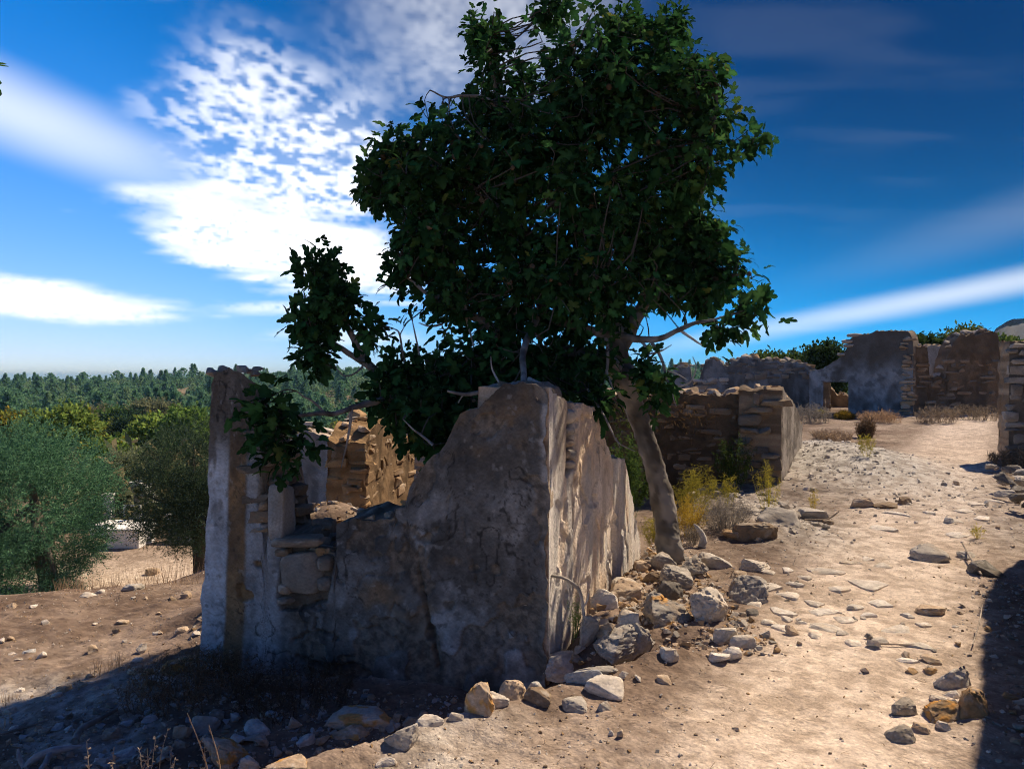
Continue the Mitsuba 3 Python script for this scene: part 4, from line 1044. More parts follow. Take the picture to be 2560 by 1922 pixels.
rf = np.random.default_rng(41)
FIG = tag(new_key("fig_tree"), "large dark green fig tree with leaning grey trunk and spreading limbs above the ruined house", "tree")
limb_pts = []
for i, (kind, pts) in enumerate(FIG_BRANCHES):
    n = 150 if kind == "trunk" else max(8, 9 * len(pts))
    p = spline(pts, n)
    p[:, 3] = np.maximum(p[:, 3], 0.0025) * (0.88 if kind == "trunk" else 1.0)
    if kind != "trunk":
        p[:, :3] += 0.012 * (np.stack([nf(p[:, :3] + 9 * k, 7, 2, i + k) for k in range(3)], 1) - 0.5) * 2 * (0.4 if kind == "twig" else 1)
    v, f = tube(p, 30 if kind == "trunk" else 10 if kind == "limb" else 6, 0.22 if kind == "trunk" else 0.16, i)
    if kind == "trunk":
        for cx, cy, cz, rr, h in ((0.98, 6.70, 1.62, 0.10, 0.075), (1.12, 6.66, 1.50, 0.07, 0.05), (1.36, 6.50, 0.30, 0.07, 0.04), (1.40, 6.52, 0.47, 0.06, 0.035), (1.42, 6.55, 0.18, 0.06, 0.04)):
            d = v - np.array([cx, cy, cz])
            axis = p[np.argmin(np.abs(p[:, 2] - cz)), :3]
            v = v + unit(v - axis) * (h * np.exp(-(d**2).sum(1) / rr**2) * (0.5 + nf(v, 25, 3, 8)))[:, None]
    c = bark_color(v, (0.11, 0.10, 0.092), (0.27, 0.255, 0.24), 300, amount=0.75) if kind != "twig" else bark_color(v, (0.24, 0.225, 0.22), (0.42, 0.40, 0.39), 300 + i, amount=0.35)
    if kind == "limb":
        c = bark_color(v, (0.10, 0.09, 0.085), (0.27, 0.255, 0.25), 310 + i)
    put(kind, (v, f), "m_bark", FIG, smooth=True, color=c)
    limb_pts.append(p[:, :3])
limb_pts = np.vstack(limb_pts)

LEAVES_V, LEAVES_C, TWIGS, FRUIT = [], [], [], []
for cx, cy, cz, rx, ry, rz, count in FIG_CROWN:
    ctr, rad = np.array([cx, cy, cz]), np.array([rx, ry, rz])
    made = 0
    count = int(count * 1.75) if count > 5 else count + 1
    while made < count:
        u = unit(rf.normal(size=3)) * rf.uniform(0.25, 1.0) ** 0.45
        tip = ctr + u * rad * (rf.uniform(0.8, 1.05) if rf.random() < 0.82 else rf.uniform(1.05, 1.28))
        out = unit(u * np.array([1, 1, 0.8]) + [0, 0, 0.45] + 0.35 * rf.normal(size=3))
        near = limb_pts[np.argmin(((limb_pts - tip) ** 2).sum(1))]
        gap = np.linalg.norm(tip - near)
        if gap < 1.5:
            m = (near + tip) / 2 + [0, 0, -0.08 * gap] + 0.06 * gap * rf.normal(size=3)
            base = tip - out * min(0.16, 0.5 * gap)
            if rf.random() < 0.7 or np.abs(u @ u) > 1.1 or ((tip - ctr) ** 2 / rad**2).sum() > 1.05:
                r0 = 0.004 + 0.006 * gap
                TWIGS.append(tube(spline([(*near, r0), (*m, r0 * 0.8), (*base, 0.005), (*tip, 0.003)], 7), 4))
        n = rf.integers(8, 14)
        ang = np.arange(n) * 2.4 + rf.uniform(0, 6)
        e1 = unit(np.cross(out, [0.3, 0.5, 0.8]))
        e2 = np.cross(out, e1)
        radial = np.cos(ang)[:, None] * e1 + np.sin(ang)[:, None] * e2
        h = np.linspace(0, 1, n)[:, None]
        stalk = unit(radial * (1 - 0.55 * h) + out * (0.25 + 0.7 * h) + rf.normal(0, 0.12, (n, 3)))
        at = tip - out * 0.24 * (1 - h) + stalk * rf.uniform(0.035, 0.085, (n, 1))
        axis = stalk + np.array([0, 0, -1.0]) * rf.uniform(0.0, 1.0, (n, 1)) * (1 - 0.6 * h)
        size = rf.uniform(0.06, 0.125, n) * (1 - 0.35 * h[:, 0])
        v, c = leaves_at(rf, at, axis, out + [0, 0, 0.5] + rf.normal(0, 0.25, (n, 3)), size, fig_tints(rf, n))
        LEAVES_V.append(v)
        LEAVES_C.append(c)
        if rf.random() < 0.10:
            FRUIT.append(tip - out * 0.06 + radial[0] * 0.04)
        made += 1
LEAVES_V, LEAVES_C = np.concatenate(LEAVES_V), np.concatenate(LEAVES_C)
order = np.argsort(np.linalg.norm(LEAVES_V.mean(1) - EYE, axis=1))
for i in order[:290]:
    put("leaf", (LEAVES_V[i], LEAF_F), "m_leaf", FIG, smooth=True, color=LEAVES_C[i])
rest = order[290:]
k = LEAF_V.shape[0]
key = put("foliage", (LEAVES_V[rest].reshape(-1, 3), (LEAF_F[None] + (np.arange(len(rest)) * k)[:, None, None]).reshape(-1, 3)), "m_leaf", FIG, smooth=True, color=LEAVES_C[rest].reshape(-1, 3))
labels[key] = {"label": "mass of lobed fig leaves", "kind": "stuff"}
tw = join([(v, f, np.array([0.075, 0.07, 0.065])) for v, f in TWIGS])
labels[put("fine_twigs", tw[:2], "m_plain", FIG, smooth=True, color=tw[2])] = {"label": "fine grey twigs inside the crown", "kind": "stuff"}
ball = trimesh.creation.icosphere(2, 1.0)
for q in FRUIT[:110]:
    v = np.array(ball.vertices) * rf.uniform(0.016, 0.026) * (1 + 0.25 * np.clip(np.array(ball.vertices)[:, 2:], 0, 1) ** 2)
    put("fig", (v + q, np.array(ball.faces)), "m_plain", FIG, smooth=True, color=np.tile([0.10, 0.16, 0.05], (len(v), 1)) * rf.uniform(0.7, 1.3))

# a twig of another tree reaching in at the left edge
key = tag(new_key("overhanging_twig"), "two green leaves of a twig hanging into the sky at the left edge", "twig")
v, f = tube(spline([(-2.45, 3.1, 3.02, 0.006), (-2.25, 3.1, 2.98, 0.005), (-2.09, 3.1, 2.90, 0.003)], 12), 6)
put("stem", (v, f), "m_plain", key, smooth=True, color=np.tile([0.2, 0.18, 0.16], (len(v), 1)))
v, c = leaves_at(rf, np.array([[-2.15, 3.1, 2.90], [-2.13, 3.1, 2.86]]), np.array([[1, -0.1, -0.05], [0.7, 0.2, -0.6]]), np.array([[0.1, -0.5, 1.0], [0.3, -0.8, 0.6]]), np.array([0.125, 0.09]), np.array([[0.05, 0.11, 0.03], [0.05, 0.11, 0.03]]))
for a, b in zip(v, c):
    put("leaf", (a, LEAF_F), "m_leaf", key, smooth=True, color=b)


# ------------------------------------------------------------------ other trees and shrubs
def sprays(rng, blobs, shoots, leaf, length, per, droop=0.0, shell=0.35, upward=0.35, rough=0.22):
    """Leaf-sized blades on short shoots through the volume of ellipsoid blobs (x, y, z, rx, ry, rz): (v, f, leaf index per vertex, depth per leaf)."""
    vol = np.array([b[3] * b[4] * b[5] for b in blobs]) ** 0.67
    pick = rng.choice(len(blobs), shoots, p=vol / vol.sum())
    B = np.array(blobs)[pick]
    u = unit(rng.normal(size=(shoots, 3)))
    lump = 1 + rough * 2 * (meshkit.fbm(u * 2.1 + B[:, :3], 3, 4) - 0.5) * 2
    k = (shell + (1 - shell) * rng.random(shoots) ** 0.5) * lump
    base = B[:, :3] + u * B[:, 3:] * k[:, None]
    # clumps with gaps between them
    size = float(np.median(B[:, 3:]))
    cl = meshkit.fbm(base * (1.9 / size) + 5.0, 3, 12)
    keep = np.argsort(-(cl + 0.10 * rng.random(shoots)))[: int(0.68 * shoots)]
    base, u, shoots = base[keep], u[keep], len(keep)
    d = unit(u * np.array([1, 1, 0.7]) + np.array([0, 0, upward]) + 0.55 * rng.normal(size=(shoots, 3)))
    t = (np.arange(per) + rng.random((shoots, per))) / per
    pos = base[:, None] + d[:, None] * (t * length * rng.uniform(0.6, 1.3, (shoots, 1)))[..., None] + np.array([0, 0, -1.0]) * droop * (t**2)[..., None] * length
    side = unit(rng.normal(size=(shoots, per, 3)))
    ax = unit(d[:, None] * 0.8 + side * 0.9)
    w = unit(np.cross(ax, unit(rng.normal(size=(shoots, per, 3)))))
    ln = leaf[0] * rng.uniform(0.65, 1.25, (shoots, per, 1))
    wd = leaf[1] * rng.uniform(0.7, 1.2, (shoots, per, 1))
    v = np.stack([pos, pos + ax * ln * 0.5 + w * wd / 2, pos + ax * ln, pos + ax * ln * 0.5 - w * wd / 2], 2).reshape(-1, 3)
    n = shoots * per
    q = np.arange(n)[:, None] * 4
    f = np.vstack([q + [0, 1, 2], q + [0, 2, 3]])
    return v, f, n


def tinted(rng, n, lo, hi, clump=None, third=None):
    k = rng.random((n, 1)) ** 1.2
    c = np.asarray(lo) * (1 - k) + np.asarray(hi) * k
    if third is not None:
        y = (rng.random((n, 1)) < third[1]) * 1.0
        c = c * (1 - y) + y * np.asarray(third[0])
    return np.repeat(c, 4, 0)


def tree(name, label, cat, rng, foot, blobs, shoots, leaf, lo, hi, length=0.3, per=12, trunk_r=0.12, group=None, third=None, lean=(0, 0), limbs=5, bark=((0.10, 0.085, 0.07), (0.24, 0.21, 0.18)), mat=None, **kw):
    key = tag(new_key(name), label, cat, group)
    b0 = np.array(blobs[0])
    top = np.array([b0[0], b0[1], b0[2] + 0.3 * b0[5]])
    mid = (np.array(foot) * 0.55 + top * 0.45) + [lean[0], lean[1], 0]
    parts = [(*tube(spline([(*(np.array(foot) - [0, 0, 0.2]), trunk_r * 1.35), (*foot, trunk_r * 1.1), (*mid, trunk_r * 0.8), (*top, trunk_r * 0.3)], 18), 9, 0.25, 3), 0)]
    for _ in range(limbs):
        b = np.array(blobs[rng.integers(len(blobs))])
        e = b[:3] + unit(rng.normal(size=3)) * b[3:] * rng.uniform(0.6, 0.95)
        s = mid * rng.uniform(0.3, 1) + top * 0.0 + 0
        s = mid + (top - mid) * rng.uniform(0, 0.7)
        parts.append((*tube(spline([(*s, trunk_r * 0.5), (*((s + e) / 2 + [0, 0, 0.1 * rng.normal()]), trunk_r * 0.3), (*e, trunk_r * 0.08)], 9), 6), 0))
    v, f, _ = join([(a, b, np.zeros(3)) for a, b, _ in parts])
    put("trunk", (v, f), "m_plain", key, smooth=True, color=bark_color(v, bark[0], bark[1], 400))
    v, f, n = sprays(rng, blobs, shoots, leaf, length, per, **kw)
    put("crown", (v, f), mat or ("m_olive" if "olive" in cat or "pine" in cat else "m_plant"), key, color=tinted(rng, n, lo, hi, None, third))
    return key


rt = np.random.default_rng(52)
OLIVE = dict(leaf=(0.09, 0.018), lo=(0.035, 0.11, 0.05), hi=(0.20, 0.40, 0.14))
gz = lambda x, y: float(terrain(np.array(x), np.array(y)))  # noqa: E731



tree("olive_tree", "big feathery olive tree at the left edge, its leaves nearly touching the ground", "olive tree", rt, (-10.3, 17.2, gz(-10.3, 17.2)),
     [(-10.6, 17.0, -0.95, 1.55, 1.7, 1.15), (-10.3, 16.9, -1.7, 1.15, 1.5, 1.3), (-11.6, 16.9, -1.4, 1.5, 1.5, 1.4), (-10.6, 16.6, -2.3, 1.6, 1.5, 0.95), (-10.9, 16.9, -0.15, 0.9, 0.9, 0.75), (-10.4, 16.4, -2.6, 1.3, 1.2, 0.7)], 12500, trunk_r=0.2, length=0.42, per=12, shell=0.5, **OLIVE)
tree("olive_tree", "dark olive tree with black trunk and low limbs, just left of the ruin's pillar", "olive tree", rt, (-7.15, 17.8, gz(-7.15, 17.8)),
     [(-7.3, 17.6, -0.55, 1.05, 1.2, 1.05), (-7.85, 17.5, -1.3, 0.75, 1.0, 0.95), (-6.5, 17.6, -0.4, 0.9, 1.0, 1.1), (-7.3, 17.5, -1.45, 1.0, 1.0, 0.8), (-6.7, 17.4, -1.5, 0.9, 0.9, 0.7)], 8000, leaf=(0.075, 0.017), lo=(0.025, 0.06, 0.035), hi=(0.12, 0.17, 0.115), trunk_r=0.17, length=0.34, per=12, limbs=9, shell=0.45,
     bark=((0.03, 0.027, 0.025), (0.08, 0.07, 0.06)))
FAR_TREES = [
    ("olive_tree", "small silvery olive tree between the two big olive trees", "olive tree", -13.39, 27, -1.55, 0.68, 1.00, 900, (0.1, 0.03), (0.13, 0.17, 0.09), (0.28, 0.32, 0.2), None),
    ("olive_tree", "low grey-green olive shrub above the white graves", "olive tree", -13.22, 25.5, -2.26, 0.64, 0.52, 600, (0.09, 0.03), (0.12, 0.15, 0.08), (0.26, 0.29, 0.18), None),
    ("leafy_tree", "yellow-green leafy tree behind the top of the big feathery olive tree", "tree", -22.21, 38, -0.92, 1.59, 1.37, 900, (0.24, 0.16), (0.12, 0.17, 0.03), (0.33, 0.48, 0.09), ((0.33, 0.3, 0.08), 0.05)),
    ("leafy_tree", "yellow-green leafy tree with bare twigs right of the big feathery olive tree", "tree", -16.11, 31, -1.84, 0.97, 1.30, 900, (0.2, 0.13), (0.1, 0.15, 0.02), (0.32, 0.48, 0.08), ((0.33, 0.3, 0.08), 0.05)),
    ("leafy_tree", "bright yellow-green leafy tree above the dark olive tree", "tree", -18.23, 40, -1.46, 1.49, 1.20, 900, (0.24, 0.16), (0.12, 0.17, 0.03), (0.34, 0.5, 0.09), ((0.33, 0.3, 0.08), 0.05)),
    ("leafy_tree", "green leafy tree touching the left edge of the ruin's tall pillar", "tree", -15.46, 37, -0.85, 1.06, 1.15, 800, (0.22, 0.15), (0.09, 0.15, 0.03), (0.26, 0.42, 0.08), None),
    ("leafy_tree", "low yellow-green scrub tree at the left edge beyond the olive tree", "tree", -27.31, 42, -1.19, 1.26, 0.96, 600, (0.24, 0.16), (0.14, 0.17, 0.04), (0.31, 0.33, 0.09), ((0.35, 0.27, 0.1), 0.15)),
    ("olive_tree", "grey olive tree in the valley, left one of a pair on the light slope", "olive tree", -45.86, 85, -2.98, 2.04, 1.12, 500, (0.4, 0.16), (0.13, 0.16, 0.09), (0.28, 0.29, 0.18), None),
    ("olive_tree", "grey olive tree in the valley, right one of a pair on the light slope", "olive tree", -36.93, 80, -2.23, 2.40, 1.44, 600, (0.4, 0.16), (0.13, 0.16, 0.09), (0.27, 0.29, 0.18), None),
    ("round_bush", "round dark green bush between the pair of grey valley olives", "bush", -39.75, 78, -2.55, 1.49, 1.21, 500, (0.38, 0.2), (0.04, 0.09, 0.02), (0.13, 0.22, 0.05), None),
    ("pine_tree", "small dark conical pine standing alone above the dark olive tree", "pine tree", -22.64, 46, -2.29, 0.72, 1.65, 800, (0.35, 0.08), (0.02, 0.05, 0.025), (0.07, 0.13, 0.06), None),
    ("leafy_tree", "pale thin leafy tree with bare white branches beside the small dark pine", "tree", -26.50, 52, -2.34, 1.25, 1.09, 350, (0.26, 0.14), (0.16, 0.19, 0.05), (0.34, 0.36, 0.12), None),
    ("scrub_bush", "yellow-green scrub bush seen through the gap, left of the small pine", "bush", -12.57, 58, -2.73, 0.76, 0.90, 350, (0.3, 0.15), (0.15, 0.18, 0.05), (0.33, 0.35, 0.12), None),
    ("pine_tree", "small pine seen through the gap below the low fig branch", "pine tree", -12.00, 60, -2.41, 0.65, 1.22, 450, (0.34, 0.08), (0.04, 0.09, 0.03), (0.14, 0.22, 0.09), None),
    ("scrub_bush", "pale scrub bush seen through the gap, right of the small pine", "bush", -10.24, 57, -2.38, 0.82, 0.96, 350, (0.3, 0.15), (0.13, 0.17, 0.06), (0.3, 0.33, 0.14), None),
    ("green_bush", "light green bush behind the long far wall, the leftmost there", "bush", 10.95, 33, 2.22, 0.75, 0.47, 700, (0.17, 0.1), (0.04, 0.08, 0.025), (0.13, 0.19, 0.06), None),
    ("green_bush", "dark green bush behind the long far wall, right of the light green one", "bush", 12.70, 34, 2.24, 1.02, 0.53, 800, (0.17, 0.1), (0.025, 0.055, 0.02), (0.085, 0.135, 0.045), None),
    ("green_bush", "tall dark green bush rising behind the slope of the tall far ruin", "bush", 12.91, 32, 2.49, 0.69, 0.77, 800, (0.16, 0.1), (0.02, 0.045, 0.018), (0.07, 0.115, 0.04), None),
    ("green_bush", "dark hedge-like bush behind the broken window of the reddish wall", "bush", 18.51, 34, 3.01, 0.92, 0.41, 600, (0.17, 0.1), (0.025, 0.055, 0.02), (0.075, 0.12, 0.04), None),
    ("green_bush", "light green bush peeping over the middle of the reddish rubble wall", "bush", 17.64, 30, 3.16, 0.47, 0.36, 350, (0.16, 0.09), (0.06, 0.09, 0.03), (0.17, 0.2, 0.07), None),
    ("green_bush", "yellow-green bush between the reddish rubble wall and the pier at the right edge", "bush", 17.30, 27, 2.41, 0.49, 0.81, 900, (0.16, 0.1), (0.05, 0.1, 0.02), (0.18, 0.25, 0.05), None),
]
for name, lab, cat, x, y, z, r, h, shoots, leaf, lo, hi, third in FAR_TREES:
    g = gz(x, y)
    pine = name == "pine_tree"
    if pine:
        blobs = [(x, y, z + (k - 0.4) * h * 1.25, r * (1.05 - 0.8 * k), r * (1.05 - 0.8 * k), h * 0.32) for k in (0.0, 0.3, 0.6, 0.9)]
    else:
        z, h = z - (0.12 * h if "tree" in name else 0.35 * h), 0.66 * h
        r = r * (0.85 if "tree" in name else 1.0)
        blobs = [(x, y, z, r, r, h)] + [(x + rt.uniform(-0.6, 0.6) * r, y + rt.uniform(-0.5, 0.3) * r, z + rt.uniform(-0.5, 0.5) * h, r * 0.62, r * 0.62, h * rt.uniform(0.5, 0.7)) for _ in range(5)]
        if z - h - g > 0.8 and "bush" in name:      # a bush stands on the ground: fill down to it
            blobs += [(x + rt.uniform(-0.4, 0.4) * r, y, g + (z - g) * q, r * 0.9, r * 0.9, h * 0.8) for q in (0.3, 0.65)]
    tree(name, lab, cat, rt, (x, y, g), blobs, int(shoots * 2.2), leaf, lo, hi, length=leaf[0] * 2.6, per=8, trunk_r=0.05 * r + 0.04, third=third, limbs=7, shell=0.3)

# ------------------------------------------------------------------ the pine wood on the hillside
def pine_model(rng, h, r, clumps, round_top):
    """A pine h tall as tufts of blades round a thin trunk: (v, f, c)."""
    t = rng.random(clumps) ** 0.8
    prof = (1 - t) ** (0.6 if round_top else 0.9) * (0.35 + 0.65 * np.minimum(1, t * 5)) if not round_top else np.sqrt(np.clip(1 - (2 * t - 0.9) ** 2, 0.03, 1))
    ang = rng.uniform(0, 6.28, clumps)
    rr = r * prof * (0.45 + 0.6 * rng.random(clumps)) * (1 + 0.35 * np.sin(3 * ang + 9 * t))
    p = np.stack([rr * np.cos(ang), rr * np.sin(ang), h * (0.12 + 0.88 * t)], 1)
    per = 6
    ax = unit(np.stack([np.cos(ang), np.sin(ang), 0.5 + 0 * ang], 1)[:, None] * 0.6 + rng.normal(size=(clumps, per, 3)))
    w = unit(np.cross(ax, rng.normal(size=(clumps, per, 3))))
    ln, wd = h * 0.085 * rng.uniform(0.6, 1.3, (clumps, per, 1)), h * 0.032
    v = np.stack([p[:, None] - w * wd, p[:, None] + w * wd, p[:, None] + ax * ln], 2).reshape(-1, 3)
    f = np.arange(len(v)).reshape(-1, 3)
    k = rng.random((clumps, 1, 1)) * 0.7 + rng.random((clumps, per, 1)) * 0.3
    c = np.array([0.085, 0.20, 0.09]) * (1 - k) + np.array([0.30, 0.52, 0.24]) * k
    c = np.repeat(c.reshape(-1, 3), 3, 0)
    tv, tf = tube([(0, 0, -0.6, r * 0.07), (0.02 * h, 0, h * 0.5, r * 0.045), (0, 0, h * 0.92, r * 0.015)], 5)
    return join([(v, f, c), (tv, tf, np.array([0.12, 0.09, 0.07]))])


VARIANTS = [(7.0, 2.2, 170, False), (5.0, 2.4, 160, True), (7.6, 2.4, 170, False), (4.4, 2.5, 150, True), (6.2, 2.6, 170, True), (6.0, 1.9, 150, False), (5.4, 2.8, 170, True)]
for i, var in enumerate(VARIANTS):
    v, f, c = pine_model(rt, *var)
    c = c * (np.array([1.0, 1.0, 1.0]), np.array([1.35, 1.1, 0.9]), np.array([0.75, 0.8, 0.9]), np.array([1.6, 1.25, 0.85]))[i % 4]
    scene[f"pine_kind_{i}"] = {"type": "shapegroup", "tree": shape((v, f), "m_olive", color=c)}


def stand(key, x, y, kind, size):
    scene[key] = {"type": "instance", "to_world": T().translate([x, y, gz(x, y) - 0.15]).rotate([0, 0, 1], float(rt.uniform(0, 360))).scale([size, size, size * float(rt.uniform(0.7, 1.2))]),
                  "group": {"type": "ref", "id": f"pine_kind_{kind}"}}


tag("pine_wood", "dark blue-green pine wood covering the hillside beyond the valley", "wood", kind="stuff")
made, tries = 0, 0
while made < 6200 and tries < 90000:
    tries += 1
    az, r = math.radians(rt.uniform(-44, 44)), math.sqrt(rt.uniform(95**2, 390**2)) if rt.random() < 0.7 else rt.uniform(95, 240)
    x, y = r * math.sin(az), r * math.cos(az)
    dens = float(nf(np.array([x, y, 0.0]), 0.035, 3, 66))
    if dens < 0.37 and rt.random() < 0.85:
        continue
    if r < 130 and rt.random() < 0.3:
        continue
    made += 1
    stand(f"pine_wood__{made:04d}", x, y, int(rt.integers(len(VARIANTS))), float(0.45 + 0.62 * rt.random() ** 1.2) * (0.9 if r < 150 else 1.0))
for k, az in enumerate([-32.4, -31.2, -29.9, -28.6, -27.2, -25.9, -24.6, -23.3, -21.8, -20.3, -18.7, -17.0, -15.2, -13.4, 9.7, 10.6, 11.5, 12.4, 13.4]):
    r = float(rt.uniform(335, 362))
    key = new_key("pine_tree")
    stand(key, r * math.sin(math.radians(az)), r * math.cos(math.radians(az)), k % len(VARIANTS), float(rt.uniform(0.75, 1.1)))
    tag(key, "tall pine standing out against the sky on the wooded ridge", "pine tree", "taller pines on the skyline")
# low scrub on the valley floor
tag("valley_scrub", "low grey-green scrub and bushes on the valley floor", "scrub", kind="stuff")
v, f, n = sprays(rt, [(0, 0, 0.35, 0.9, 0.9, 0.6), (0.5, 0.3, 0.3, 0.6, 0.6, 0.5)], 90, (0.30, 0.12), 0.5, 6)
scene["scrub_kind"] = {"type": "shapegroup", "tree": shape((v, f), "m_olive", color=tinted(rt, n, (0.09, 0.12, 0.05), (0.26, 0.28, 0.13), None, ((0.3, 0.26, 0.12), 0.15)))}
made = 0
while made < 420:
    az, r = math.radians(rt.uniform(-44, 30)), rt.uniform(26, 150)
    x, y = r * math.sin(az), r * math.cos(az)
    if gz(x, y) > -2.6:
        if rt.random() < 0.97:
            continue
    if gz(x, y) > -1.0:
        continue
    made += 1
    s = float(rt.uniform(0.7, 2.2))
    scene[f"valley_scrub__{made:03d}"] = {"type": "instance", "to_world": T().translate([x, y, gz(x, y)]).rotate([0, 0, 1], float(rt.uniform(0, 360))).scale([s, s, s * 0.9]), "group": {"type": "ref", "id": "scrub_kind"}}
